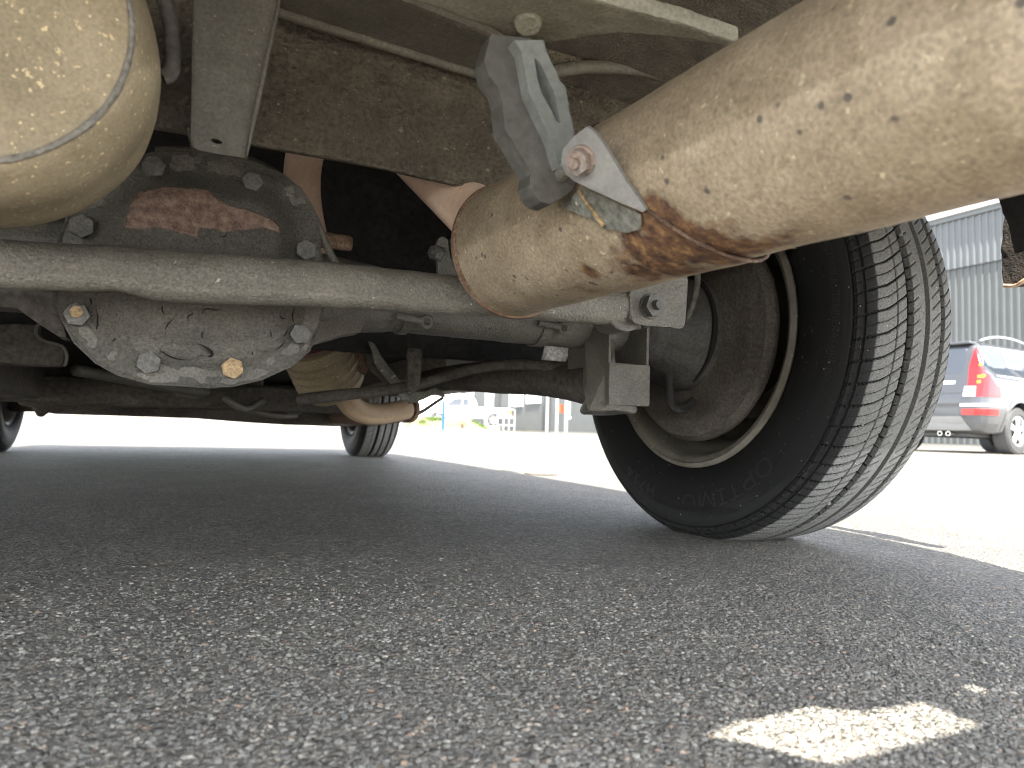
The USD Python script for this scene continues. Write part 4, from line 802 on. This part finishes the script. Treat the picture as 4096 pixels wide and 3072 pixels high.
hs = lumpy(plate_y([(1475, 1362), (1500, 1372), (1520, 1418), (1560, 1470), (1608, 1530), (1640, 1600), (1615, 1608), (1570, 1540), (1535, 1500), (1500, 1450), (1490, 1400)], .36, .010), .008, .001, 50, 1, 3)
obj('heat_shield', hs, M_galvd, car, label='tan perforated edge of the heat shield')
obj('heat_shield', lumpy(plate_y([(1440, 1340), (1478, 1350), (1560, 1470), (1600, 1540), (1560, 1545), (1480, 1480)], .40, .010), .008, .001, 50, 1, 3), M_dark, car)
obj('heat_shield', lumpy(plate_y([(1610, 1565), (1700, 1565), (1745, 1545), (1778, 1572), (1786, 1590), (1740, 1578), (1690, 1600), (1640, 1620)], .42, .006), .008, .001, 50, 1, 3), M_galvd, car, label='pale bent flange of the heat shield')
obj('heat_shield', lumpy(plate_y([(1790, 1540), (1860, 1528), (1895, 1538), (1850, 1552), (1795, 1552)], .46, .006), .008, .001, 50, 1, 3), M_galvd, car)
# catalytic converter can and elbow pipe
ca, cb = at_y(1225, 1425, .52), at_y(1370, 1500, .44)
cax = (cb-ca)/np.linalg.norm(cb-ca)
A_, B_ = at_y(1235, 1440, .50), at_y(1360, 1560, .64)
axc = np.array([.42, .55, -.62]); axc /= np.linalg.norm(axc); cc = at_y(1292, 1446, .50)
prof = [(0, -.055), (.052, -.055), (.060, -.053), (.063, -.045)]
for k in range(5): prof += [(.063, -.04+.018*k), (.0655, -.035+.018*k), (.063, -.03+.018*k)]
prof += [(.063, .052), (.056, .062), (.040, .075), (.026, .085), (0, .085)]
can = obj('catalyst_can', lathe(prof, 64, cc, axc), M_tank, car, smooth=35, attrs={'rust': lambda p: 0*p[:, 0]}, label='ribbed tan exhaust can under the floor')
obj('catalyst_end', lathe([(0, -.066), (.050, -.060), (.052, -.0555), (0, -.0555)], 48, cc, axc), M_red, can)
bar('can_strap', [(1405, 1345, .44), (1430, 1400, .44), (1455, 1460, .44), (1445, 1490, .44)], .0085, M_rim_rust, 10, 'rusty strap round the exhaust can')
elb = tube(pxpath([(1330, 1540, .56), (1378, 1586, .58), (1420, 1635, .60), (1470, 1655, .62), (1530, 1655, .645), (1585, 1645, .67), (1625, 1638, .69)]), .0225, 70, 32)
obj('elbow_pipe', elb, M_tanpipe, car, smooth=True, label='tan exhaust elbow low under the floor')
obj('elbow_flange', lathe([(0, -.004), (.030, -.004), (.030, .006), (0, .006)], 36, at_y(1634, 1637, .70), (1, .55, 0)), M_rim_rust, car)
bar('exhaust_pipe', [(1634, 1637, .70), (1560, 1660, .9), (1440, 1672, 1.3), (1300, 1668, 1.9)], .022, M_rim_rust, 20)
bar('tie_spring', [(1650, 1662, .72), (1690, 1645, .78), (1740, 1612, .85), (1770, 1592, .9)], .0045, M_dark, 10)
# ---------------------------------------------------------------- dark plate and beams under the floor, left
obj('floor_rail', lumpy(plate_y([(-500, 1300), (0, 1293), (150, 1294), (157, 1352), (200, 1370), (255, 1388), (262, 1400), (255, 1466), (120, 1462), (0, 1455), (-500, 1450)], .30, .03), .012, .0012, 30, 1, 4), M_dark, car, label='dark folded rail at the left under the floor')
obj('floor_rail_lip', lumpy(tube(pxpath([(155, 1296, .297), (158, 1352, .297), (200, 1370, .297), (252, 1388, .297), (262, 1402, .297), (256, 1464, .297)]), .0022, 50, 8), .003, .0003, 90, 0, 3), M_axle, wellp)
def beam(name, x0, x1, y0, y1, z0, z1, r=.012, m=M_dark, label=None): return obj(name, lumpy(rbox(x0, x1, y0, y1, z0, z1, r, 12), .02, .002, 14, 0, 5), m, car, label=label)
beam('gearbox_crossmember', -.55, .40, 1.02, 1.10, .172, .235)
beam('floor_rail', -.42, -.34, .5, 2.0, .18, .30); beam('floor_rail', .36, .44, .55, 2.0, .245, .30)
beam('sill', -.80, -.70, .42, 1.95, .19, .31); beam('sill', .70, .80, .42, 1.95, .262, .31)
obj('side_skirt', rbox(-.865, -.80, .40, 1.98, .165, .30, .02, 8), M_suvd, car)  # added unseen strip that blocks light from the left to darken the ground
beam('gearbox', -.14, .14, 1.15, 1.75, .18, .42, .05); beam('sump', -.16, .15, 1.95, 2.40, .158, .42, .04)
obj('propeller_shaft', tube([(DC[0], .12, .28), (-.02, .6, .285), (0, 1.2, .30)], .028, 30, 24, True), M_dark, car, smooth=True)
beam('front_crossmember', -.50, .55, 2.18, 2.28, .150, .245, .015)
for s in (-1, 1):
    obj('control_arm', lumpy(Manifold.batch_hull([Manifold.sphere(.022, 12).translate(p) for p in ((s*.36, 2.15, .185), (s*.36, 2.45, .185), (s*.64, 2.40, .175))]), .015, .002, 20, 0, 5), M_dark, car)
obj('front_lower_panel', lumpy(rbox(-.62, .62, 2.70, 2.78, .175, .34, .015, 12), .025, .003, 12, 0, 5), M_dark, car)
beam('floor_pan', -.69, .69, .42, 1.93, .285, .294, .004, M_black)
beam('rear_bulkhead', -.72, .72, .385, .40, .27, .60, .004, M_black)
# lower outline of the front underbody as the photo shows it (steering gear, hoses, brackets)
for nm, px_, Y, th in (('steering_link', [(60, 1560), (70, 1618), (130, 1632), (138, 1655), (150, 1668), (166, 1667), (182, 1652), (225, 1652), (245, 1648), (258, 1636), (400, 1646), (432, 1634), (640, 1640), (655, 1560)], 1.90, .05),
                       ('undertray', [(600, 1560), (640, 1640), (660, 1655), (690, 1668), (800, 1674), (870, 1680), (1000, 1690), (1130, 1698), (1360, 1706), (1500, 1700), (1500, 1560)], 1.70, .30),
                       ('steering_gear', [(0, 1540), (90, 1545), (250, 1600), (400, 1605), (560, 1600), (560, 1560), (380, 1480), (0, 1480)], 1.5, .06)):
    obj(nm, lumpy(plate_y(px_, Y, th), .012, .002, 25, 1, 5), M_dark, car)
for k, (px_, Y) in enumerate((([(-60, 1535), (150, 1530), (240, 1590), (250, 1608), (-60, 1598)], 1.30), ([(141, 1548), (340, 1535), (366, 1560), (372, 1612), (255, 1606)], 1.20), ([(430, 1572), (600, 1590), (662, 1622), (640, 1632), (430, 1630)], 1.36), ([(560, 1500), (700, 1530), (860, 1560), (905, 1602), (640, 1602)], 1.26), ([(880, 1570), (1010, 1560), (1120, 1600), (1110, 1650), (900, 1640)], 1.40), ([(1060, 1560), (1180, 1580), (1250, 1640), (1180, 1660), (1080, 1630)], 1.1))):
    obj('chassis_bracket', lumpy(plate_y(px_, Y, .02), .012, .002, 30, 1, 20+k), M_axle if k % 2 else M_dark, car)
for rows, r in (([(60, 1500, 1.15), (240, 1525, 1.15), (420, 1580, 1.2), (560, 1600, 1.25)], .011), ([(700, 1570, 1.0), (860, 1600, 1.05), (1000, 1640, 1.1), (1180, 1660, 1.2)], .010), ([(300, 1480, .8), (520, 1520, .9), (760, 1560, 1.0), (980, 1580, 1.1)], .012), ([(900, 1590, .9), (940, 1620, .9), (1010, 1625, .95), (1060, 1600, .95)], .008)):
    bar('brake_line', rows, r, M_axle, 12)
# quarter panel edge and inner wing behind the rear wheel (right edge of the picture)
QX = .842
qpx = [(4008, 850), (4016, 865), (4010, 940), (4004, 1046), (4006, 1101), (4016, 1143), (4065, 1141), (4096, 1122), (4400, 1090), (4400, 500), (4010, 560)]
QP = np.array([at_x(x, y, QX) for x, y in qpx])
qt = ext(Polygon(QP[:, 1:]).buffer(0), .02); v = qt.vertices; qt.vertices = np.stack([QX+v[:, 2], v[:, 0], v[:, 1]], 1)
qp = obj('inner_wing', lumpy(qt, .004, .0022, 60, 1, 7), M_inner, car, label='dark rust-brown inner edge of the rear wing')
obj('raw_edge', lumpy(tube([at_x(x, y, QX-.001) for x, y in ((4016, 1143), (4040, 1144), (4065, 1141), (4096, 1122), (4180, 1108))], .0022, 24, 8), .003, .0012, 200, 0, 3), M_bare, qp)

# ================================================================ CORRUGATED BUILDING
BX = 18.5
bld = tag(xf('corrugated_building'), 'long grey building clad in corrugated sheets with a white eave', 'building')
ylo, yhi, zl1, zt1 = 5.0, 62.0, 4.95, 6.35
def clad(y0, y1, z0, z1, xoff, pitch=.17, depth=.03):
    ys = []; xs = []; n = int(round((y1-y0)/pitch))
    for k in range(n):
        b = y0+k*pitch
        for a, d in ((0, 0), (.42, 0), (.52, 1), (.80, 1), (.90, 0)): ys.append(b+a*pitch); xs.append(BX+xoff-depth*d)
    ys.append(y1); xs.append(BX+xoff); k = len(ys)
    v = np.array([(x, y, z) for z in (z0, z1) for x, y in zip(xs, ys)]); f = np.array([(i, i+1, k+i+1, k+i) for i in range(k-1)])
    v2 = v+[.004, 0, 0]; 
    return np.vstack([v, v2]), np.vstack([f, f[:, ::-1]+2*k, [(i+2*k, i+1+2*k, i+1, i) for i in range(k-1)]])
w_ = .17*8
nsh = int((yhi-ylo)/w_)
wallp = obj('wall', box(BX+.02, BX+12, ylo, ylo+nsh*w_, 0, zt1+.1), M_concretewall, bld)
for k in range(nsh):
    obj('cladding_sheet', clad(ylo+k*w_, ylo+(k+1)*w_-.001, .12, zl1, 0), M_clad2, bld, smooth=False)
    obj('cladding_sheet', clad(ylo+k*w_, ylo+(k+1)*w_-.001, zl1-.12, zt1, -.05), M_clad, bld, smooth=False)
obj('eave_trim', rbox(BX-.22, BX+.1, ylo, ylo+nsh*w_, zt1-.06, zt1+.22, .03, 8), M_trim, bld)
obj('eave_flashing', box(BX-.12, BX+.1, ylo+.01, ylo+nsh*w_-.01, zt1-.20, zt1-.062), M_clad, bld)
obj('roof', prism_y([(BX-.1, zt1+.225), (BX+12, zt1+1.6), (BX+12, zt1+.23)], ylo, ylo+nsh*w_), M_clad, bld)
def on_wall(x, y, off=0.): return at_x(x, y, BX-off)
def wall_box(name, px0, px1, py0, py1, th, m, par, off=.036, label=None):
    a, b = on_wall(px0, (py0+py1)/2, off), on_wall(px1, (py0+py1)/2, off); h0, h1 = on_wall((px0+px1)/2, py1, off)[2], on_wall((px0+px1)/2, py0, off)[2]
    return obj(name, box(BX-off-th, BX-off, min(a[1], b[1]), max(a[1], b[1]), max(h0, .02), h1), m, par, label=label)
for (a, b, c, d) in ((2038, 2094, 1568, 1627), (2108, 2164, 1560, 1614)):
    wn_ = wall_box('window', a, b, c, d, .05, M_trim, bld); wall_box('pane', a+3, b-3, c+3, d-3, .012, M_lampclr, wn_, .087)
for (a, b, c, d) in ((1984, 2002, 1560, 1700), (2186, 2200, 1560, 1722)):
    wall_box('downpipe', a, b, c, d, .12, M_suvd, bld)
for (a, b, c, d) in ((1940, 1978, 1560, 1700), (1860, 1895, 1560, 1690)):
    wall_box('door', a, b, c, d, .05, M_post, bld)
wall_box('base_course', 1700, 2420, 1735, 1760, .06, M_concrete, bld)

# ================================================================ VERGE, WHITE PICKUP, POSTS
def at_depth(x, y, D): return CAM + ray(x, y)*D
def flat(x, D, z=0.):
    p = at_depth(x, 1536, D); p[2] = z; return p
def strip_mesh(pts_near, pts_far, h, n=60, seed=1, amp=.12):
    t = np.linspace(0, 1, n); s = np.linspace(0, 1, 16); A, B = np.asarray(pts_near), np.asarray(pts_far)
    N_ = A[0]+(A[1]-A[0])*t[:, None]; F_ = B[0]+(B[1]-B[0])*t[:, None]
    P = N_[:, None]*(1-s)[None, :, None]+F_[:, None]*s[None, :, None]
    P[..., 2] = h*np.clip(np.minimum(s*6, (1-s)*6), 0, 1)[None]*np.clip(np.minimum(t*8, (1-t)*4), 0, 1)[:, None]*(1+amp*4*(meshkit.fbm(P*1.3, 3, seed)-.5)) + .004
    I_ = np.arange(n*16).reshape(n, 16)
    return P.reshape(-1, 3), np.stack([I_[:-1, :-1], I_[:-1, 1:], I_[1:, 1:], I_[1:, :-1]], -1).reshape(-1, 4)
VA, VB = flat(1630, 33), flat(1960, 33); VC, VD = flat(1630, 37), flat(1960, 37)
vg = obj('grass_verge', strip_mesh((VA, VB), (VC, VD), .52, 90, 4, .3), M_dry, smooth=True); tag(vg, 'dry raised verge with patches of grass in front of the white pickup', kind='structure')
nbl = 5000; tt_ = rng.random(nbl); ss_ = rng.uniform(.05, .6, nbl); pb = (VA+(VB-VA)*tt_[:, None])*(1-ss_)[:, None]+(VC+(VD-VC)*tt_[:, None])*ss_[:, None]
dn = meshkit.fbm(pb*.9, 2, 8); keep = dn > .48; pb = pb[keep]
base_h = .50*np.clip(np.minimum(ss_*6, 1), 0, 1)[keep]*np.clip(np.minimum(tt_*8, (1-tt_)*4), 0, 1)[keep]
bl = []
for p, h in zip(pb, base_h):
    a = rng.uniform(0, 6.28); d = np.array([math.cos(a), math.sin(a), 0])*.03; hh = rng.uniform(.08, .24); ln = rng.normal(size=3)*.05; ln[2] = 0
    bl += [p+[0, 0, h-.05]-d, p+[0, 0, h-.05]+d, p+[0, 0, h+hh]+ln]
bl = np.array(bl); obj_ = obj('grass', (bl, np.arange(len(bl)).reshape(-1, 3)), M_grass, smooth=False); tag(obj_, 'green grass tufts on the raised verge', kind='stuff')
kb = strip_mesh((flat(1610, 30), flat(2400, 17.2)), (flat(1610, 30.4), flat(2400, 17.4)), .0)
dA, dB = flat(1590, 32), flat(1965, 32.4); dirn = (dB-dA)/np.linalg.norm(dB-dA); nrm = np.array([-dirn[1], dirn[0], 0])
kerb_poly = Polygon([tuple((dA)[:2]), tuple((dB)[:2]), tuple((dB+nrm*.18)[:2]), tuple((dA+nrm*.18)[:2])])
tag(obj('kerb', ext(kerb_poly, .11, .0), M_concrete), 'low concrete kerb along the verge', kind='structure')

def wheelset(parent, spots, R, W, mt, mr, spokes=5):
    for (x, y, sgn) in spots:
        t = obj('wheel', lathe([(R*.62, -W/2+.02), (R*.7, -W/2), (R*.93, -W/2+.005), (R, -W/2+.03), (R, W/2-.03), (R*.93, W/2-.005), (R*.7, W/2), (R*.62, W/2-.02)], 48, (x, y, R), (1, 0, 0)), mt, parent)
        xo = sgn*(W/2-.03); parts_ = [lathe([(R*.6, -.05), (R*.66, -.005), (R*.66, .012), (R*.60, .012), (R*.57, -.05)], 40, (x+xo, y, R), (sgn, 0, 0)), lathe([(0, .006), (R*.15, .004), (R*.15, -.03), (0, -.03)], 24, (x+xo, y, R), (sgn, 0, 0))]
        for k in range(spokes):
            a = 2*math.pi*k/spokes+.3; 
            parts_.append(tm(Manifold.batch_hull([Manifold.sphere(.018, 8).translate([x+xo, y+math.cos(a+da)*rr, R+math.sin(a+da)*rr]) for rr, da in ((R*.12, -.3), (R*.12, .3), (R*.60, -.14), (R*.60, .14))])))
        obj('rim', cat(*parts_), mr, t); obj('brake_disc', lathe([(0, 0), (R*.58, 0), (R*.58, -.03), (0, -.03)], 32, (x+xo-sgn*.04, y, R), (sgn, 0, 0)), M_suvd, t)

# ---------------------------------------------------------------- grey SUV (built along its own y, nose at +y)
suv = xf('parked_suv'); tag(suv, 'dark grey SUV with tall red tail lamps parked by the corrugated wall', 'car')
SST = [(-1.02, .78, .70, .46, .66, .80, .74, .86), (-.99, .86, .80, .36, .64, .84, .78, .95), (-.90, .925, .86, .32, .66, 1.14, .82, 1.30), (-.72, .94, .87, .30, .70, 1.17, .70, 1.66), (-.40, .945, .87, .30, .72, 1.17, .66, 1.72), (.6, .95, .88, .28, .72, 1.16, .66, 1.74), (1.5, .95, .88, .28, .72, 1.15, .66, 1.72), (2.2, .95, .88, .28, .72, 1.13, .72, 1.30), (2.5, .945, .88, .28, .72, 1.10, .78, 1.14), (3.3, .92, .85, .30, .70, .98, .74, 1.04), (3.72, .84, .76, .34, .62, .82, .62, .90), (3.78, .74, .66, .40, .60, .74, .55, .80)]
SR, SWB = .36, 2.86
sA = loft(SST, 0, 90); sG = loft(SST, .006, 90); sG2 = loft(SST, .014, 90)
archs = cyl_x(.55, 1.2, 0, SR, .43) + cyl_x(-1.2, -.55, 0, SR, .43) + cyl_x(.55, 1.2, SWB, SR, .43) + cyl_x(-1.2, -.55, SWB, SR, .43)
obj('body', sA-archs-box(-.7, .7, -2, 5, -.1, .32), M_suv, suv, smooth=40)
sk = lambda pr, g=None: ((g or sG) ^ pr) - sA - archs
for s in (-1, 1):
    lo_, hi_ = (.3, 1.3) if s > 0 else (-1.3, -.3)
    for pl in ([(-.62, 1.20), (-.66, 1.30), (-.58, 1.60), (.02, 1.61), (.10, 1.19)], [(.20, 1.19), (.12, 1.61), (.98, 1.62), (.98, 1.18)], [(1.06, 1.18), (1.06, 1.62), (1.50, 1.60), (2.0, 1.22), (2.0, 1.17)]):
        pp_ = Polygon(pl); outer = list(pp_.buffer(.045, join_style=1).exterior.coords)[:-1]
        obj('window_trim', sk(prism_x(outer, lo_, hi_)-prism_x(pl, lo_-.1, hi_+.1), sG2), M_chrome, suv)
        obj('side_window', sk(prism_x(pl, lo_, hi_)), M_glass_d, suv)
    lamp = [(s*.70, 1.68), (s*.84, 1.68), (s*.93, 1.45), (s*.99, 1.15), (s*.99, .84), (s*.72, .84), (s*.72, .95), (s*.66, 1.0), (s*.66, 1.2), (s*.66, 1.45)]
    lampx = [(-1.2, .86), (-.62, .86), (-.64, 1.02), (-.74, 1.12), (-.80, 1.25), (-.76, 1.70), (-1.2, 1.70)]
    red = prism_y([(s*.70, 1.64), (s*.67, 1.30), (s*.68, 1.06), (s*.68, 1.0), (s*1.2, 1.0), (s*1.2, 1.64)], -1.2, -.5) ^ prism_x([(-1.2, .9), (-.66, .9), (-.68, 1.02), (-.76, 1.09), (-.83, 1.18), (-.82, 1.34), (-.76, 1.46), (-.71, 1.70), (-1.2, 1.70)], -1.5, 1.5)
    low = prism_y([(s*.80, 1.0), (s*.80, .84), (s*1.2, .84), (s*1.2, 1.0)], -1.2, -.5) ^ prism_x([(-1.2, .8), (-.60, .8), (-.60, 1.0), (-1.2, 1.0)], -1.5, 1.5)
    clr = prism_y([(s*.64, .998), (s*.64, .84), (s*.797, .84), (s*.797, .998)], -1.2, -.5)
    lp = obj('tail_lamp', sk(red+low, sG2), M_lampred, suv); obj('reverse_lamp', sk(clr, sG2), M_lampclr, lp)
    for zz_, yy_ in ((1.32, -.9), (1.14, -.9), (1.06, -.86)):
        obj('indicator', sk(Manifold.sphere(.035, 16).translate([s*.86, yy_+(.0), zz_]).scale([1, 1, 1]) + box(*sorted((s*.80, s*.845)), -1.1, -.7, zz_-.02, zz_+.02), loft(SST, .018, 90)), M_lampamb, lp)
    obj('reflector', sk(prism_y([(s*.62, .66), (s*1.2, .66), (s*1.2, .57), (s*.62, .57)], -1.2, -.66), sG2), M_lampred, suv)
    obj('bumper_strip', sk(prism_y([(s*.60, .735), (s*1.2, .735), (s*1.2, .70), (s*.60, .70)], -1.2, -.66), sG2), M_chrome, suv)
    obj('roof_rail', tube([(s*.60, -.45, 1.735), (s*.62, -.2, 1.80), (s*.62, .8, 1.81), (s*.60, 1.4, 1.77)], .018, 40, 10), M_chrome, suv)
    obj('wheel_arch_trim', ((cyl_x(-1.2, 1.2, 0, SR, .50)-cyl_x(-1.3, 1.3, 0, SR, .432)) ^ (sG-sA) ^ (box(.5, 1.3, -1, 1, .34, 1.2) if s > 0 else box(-1.3, -.5, -1, 1, .34, 1.2))), M_suv, suv)
obj('rear_window', sk(prism_y([(-.60, 1.20), (.60, 1.20), (.58, 1.60), (-.58, 1.60)], -1.2, -.55)), M_glass_d, suv)
obj('tailgate_spoiler', rbox(-.64, .64, -.80, -.60, 1.655, 1.70, .02, 8), M_suv, suv)
obj('tailgate_strip', sk(prism_y([(-.5, 1.04), (.5, 1.04), (.5, 1.09), (-.5, 1.09)], -1.2, -.7), sG2), M_chrome, suv)
obj('tailgate_gap', sk(prism_y([(-.62, .70), (.62, .70), (.62, .745), (-.62, .745)], -1.2, -.7)), M_suvd, suv)
obj('tailgate_gap', sk(prism_y([(-.62, .90), (.62, .90), (.62, .912), (-.62, .912)], -1.2, -.7)), M_suvd, suv)
obj('lower_bumper', sk(prism_y([(-.95, .30), (.95, .30), (.95, .44), (.72, .50), (.64, .56), (-.64, .56), (-.72, .50), (-.95, .44)], -1.2, -.6)), M_suvd, suv)
obj('skid_plate', sk(prism_y([(-.74, .34), (.74, .34), (.60, .55), (-.60, .55)], -1.2, -.7), sG2), M_skid, suv)
for dx in (.30, .42): obj('exhaust_tip', lathe([(.026, -.10), (.034, -.10), (.034, .1), (.026, .1), (.026, -.10)], 20, (dx, -.92, .29), (0, 1, 0)), M_chrome, suv)
obj('rear_underside', rbox(-.66, .66, -.85, 3.3, .24, .34, .04, 8), M_suvd, suv)
obj('number_plate', rbox(-.26, .26, -1.0, -.985, .80, .90, .004, 6), M_trim, suv)
wheelset(suv, [(.80, 0, 1), (-.80, 0, -1), (.80, SWB, 1), (-.80, SWB, -1)], SR, .24, M_rubber2, M_alloy, 5)
XS = UsdGeom.Xformable(suv); XS.AddTranslateOp().Set(Gf.Vec3d(11.36, 6.21, 0)); XS.AddRotateZOp().Set(-90+4.)

# ---------------------------------------------------------------- white pickup
ute = xf('white_pickup'); tag(ute, 'white pickup with an orange tail lamp parked beyond the grass verge', 'pickup')
UST = [(-2.5, .80, .76, .50, .70, .98, .76, 1.02), (-2.45, .86, .80, .48, .70, 1.0, .80, 1.05), (-.55, .87, .82, .42, .70, 1.0, .80, 1.05), (-.45, .87, .82, .42, .70, 1.0, .68, 1.45), (-.2, .87, .82, .42, .70, 1.0, .64, 1.62), (.7, .87, .82, .42, .70, 1.0, .64, 1.63), (1.5, .87, .82, .42, .70, 1.0, .74, 1.06), (2.4, .85, .80, .42, .68, .9, .74, .98), (2.5, .78, .72, .48, .66, .84, .66, .92)]
uA = loft(UST, 0, 60); uG = loft(UST, .008, 60)
obj('body', uA - cyl_x(-1.2, 1.2, -1.5, .34, .42) - cyl_x(-1.2, 1.2, 1.65, .34, .42), M_whitepaint, ute, smooth=40)
for s in (-1, 1):
    lo_, hi_ = (.3, 1.3) if s > 0 else (-1.3, -.3)
    for pl in ([(-.32, 1.06), (-.22, 1.52), (.28, 1.54), (.28, 1.06)], [(.34, 1.06), (.34, 1.54), (.74, 1.52), (1.3, 1.06)]): obj('side_window', (uG ^ prism_x(pl, lo_, hi_))-uA, M_glass_d, ute)
    obj('tail_lamp', (uG ^ prism_y([(s*.66, .7), (s*.95, .7), (s*.95, .92), (s*.66, .92)], -2.7, -2.2))-uA, M_lampamb, ute)
obj('rear_window', (uG ^ prism_y([(-.55, 1.12), (.55, 1.12), (.5, 1.52), (-.5, 1.52)], -.6, -.1))-uA, M_glass_d, ute)
obj('rear_bumper', rbox(-.8, .8, -2.62, -2.5, .45, .60, .03, 8), M_lampamb, ute)
wheelset(ute, [(.72, -1.5, 1), (-.72, -1.5, -1), (.72, 1.65, 1), (-.72, 1.65, -1)], .34, .2, M_rubber2, M_alloy, 6)
up_ = flat(1895, 40); XU = UsdGeom.Xformable(ute); XU.AddTranslateOp().Set(Gf.Vec3d(up_[0]-.3, up_[1], .30)); XU.AddRotateZOp().Set(66.)
# pad the pickup stands on (the lot is a little higher beyond the verge)
tag(obj('raised_lot', ext(Polygon([tuple(flat(1350, 37.2)[:2]), tuple(flat(2000, 37.2)[:2]), tuple(flat(2010, 43)[:2]), tuple(flat(1350, 60)[:2])]), .30, .0), M_concrete), 'pale raised paving beyond the verge', kind='structure')
van = xf('white_van'); tag(van, 'white van cut off by the exhaust elbow, left of the pickup', 'van')
VST = [(-2.4, .84, .82, .45, .8, 1.3, .80, 2.1), (-2.3, .92, .88, .40, .8, 1.35, .84, 2.2), (1.0, .93, .88, .40, .8, 1.3, .82, 2.2), (1.7, .92, .88, .40, .8, 1.15, .78, 1.5), (2.3, .88, .82, .42, .7, .95, .74, 1.05), (2.4, .8, .74, .48, .7, .86, .66, .95)]
vA = loft(VST, 0, 50); vG = loft(VST, .008, 50); obj('body', vA - cyl_x(-1.2, 1.2, -1.5, .33, .4) - cyl_x(-1.2, 1.2, 1.6, .33, .4), M_whitepaint, van, smooth=40)
obj('side_window', (vG ^ (prism_x([(.4, 1.35), (.4, 1.95), (.95, 1.95), (1.45, 1.4)], -1.3, 1.3)))-vA, M_glass_d, van)
wheelset(van, [(.76, -1.5, 1), (-.76, -1.5, -1), (.76, 1.6, 1), (-.76, 1.6, -1)], .33, .2, M_rubber2, M_alloy, 6)
pv = flat(1755, 46); XV = UsdGeom.Xformable(van); XV.AddTranslateOp().Set(Gf.Vec3d(pv[0]-.8, pv[1], .30)); XV.AddRotateZOp().Set(60.)
# posts and signs
def post(name, px, D, top, w, m, label, cat_, group=None, extra=None):
    p = flat(px, D); x = tag(xf(name, None, tuple(p)), label, cat_, group)
    obj('pole', lathe([(0, 0), (w*1.6, 0), (w*1.6, .01), (w, .02), (w, top-.02), (w*.7, top), (0, top)], 16), m, x)
    if extra: extra(x)
    return x
def zpx(x, y, D): return at_depth(x, y, D)[2]
def face_plate(x, w, h, z, m, name='sign_plate', dx=0., t=.02):
    a = _yaw; b = box(-w/2, w/2, -t-.035, -.035, z, z+h).rotate([0, 0, -math.degrees(a)]).translate([dx*math.cos(a), -dx*math.sin(a), 0]); obj(name, b, m, x)
post('sign_post', 1778, 31, zpx(1778, 1603, 31), .07, M_blue, 'blue post at the verge left of the pickup', 'post')
post('lamp_post', 1882, 31, 4.0, .075, M_post, 'pale post standing in front of the white pickup', 'post')
post('steel_post', 2231, 21, 2.6, .045, M_post, 'pale steel post left of the orange sign', 'post')
post('steel_post', 2268, 20.5, 2.6, .05, M_post, 'pale steel post right of the orange sign', 'post')
post('steel_post', 2192, 22.5, 1.6, .045, M_post, 'short pale steel post standing before the dark downpipe', 'post')
o_ = flat(2249, 21); os_ = tag(xf('orange_sign', None, tuple(o_)), 'orange sign fixed between the two steel posts', 'sign')
face_plate(os_, .19, .26, zpx(2249, 1652, 21), M_orange); face_plate(os_, .30, .03, zpx(2249, 1634, 21), M_post, 'sign_rail', 0, .012)
g_ = flat(2028, 30); gt = tag(xf('steel_gate', None, tuple(g_)), 'pale tubular gate frame in front of the corrugated wall', 'gate')
def gbar(x0, z0, x1, z1, nm='gate_bar'):
    ex = np.array([math.cos(_yaw), -math.sin(_yaw), 0]); obj(nm, tube([ex*x0+[0, 0, z0], ex*x1+[0, 0, z1]], .028, 4, 10, True), M_post, gt)
for a in (-.36, -.10, .14, .38): gbar(a, 0.02, a, 1.0)
for z in (.32, .64, 1.0): gbar(-.36, z, .38, z)
lm = flat(2282, 21.2); lb = tag(xf('wall_lamp', None, tuple(lm)), 'round white lamp on a short arm beside the steel posts', 'lamp')
obj('globe', lathe([(0, -.05), (.035, -.035), (.05, 0), (.035, .035), (0, .05)], 20, (0, 0, zpx(2282, 1672, 21.2))), M_trim, lb); obj('pole', tube([(0, 0, zpx(2282, 1672, 21.2)+.05), (0, 0, 1.9)], .02, 4, 10, True), M_post, lb)
# far low wall beyond the lot at the left
fw0, fw1 = flat(-300, 95), flat(1640, 75)
d_ = fw1-fw0; nrm_ = np.array([-d_[1], d_[0], 0])/np.linalg.norm(d_)
tag(obj('boundary_wall', ext(Polygon([tuple(fw0[:2]), tuple(fw1[:2]), tuple((fw1+nrm_*.3)[:2]), tuple((fw0+nrm_*.3)[:2])]), 1.1, 0), M_concretewall), 'low pale wall far across the lot', 'wall')
# drain cover in the sunlit lot
dcp = at_z(2165, 1898, 0.)
tag(obj('manhole_cover', lathe([(0, .006), (.05, .006), (.055, .004), (.055, .001), (0, .001)], 40, dcp), M_asph), 'small round cover in the sunlit asphalt by the tyre', 'manhole cover')
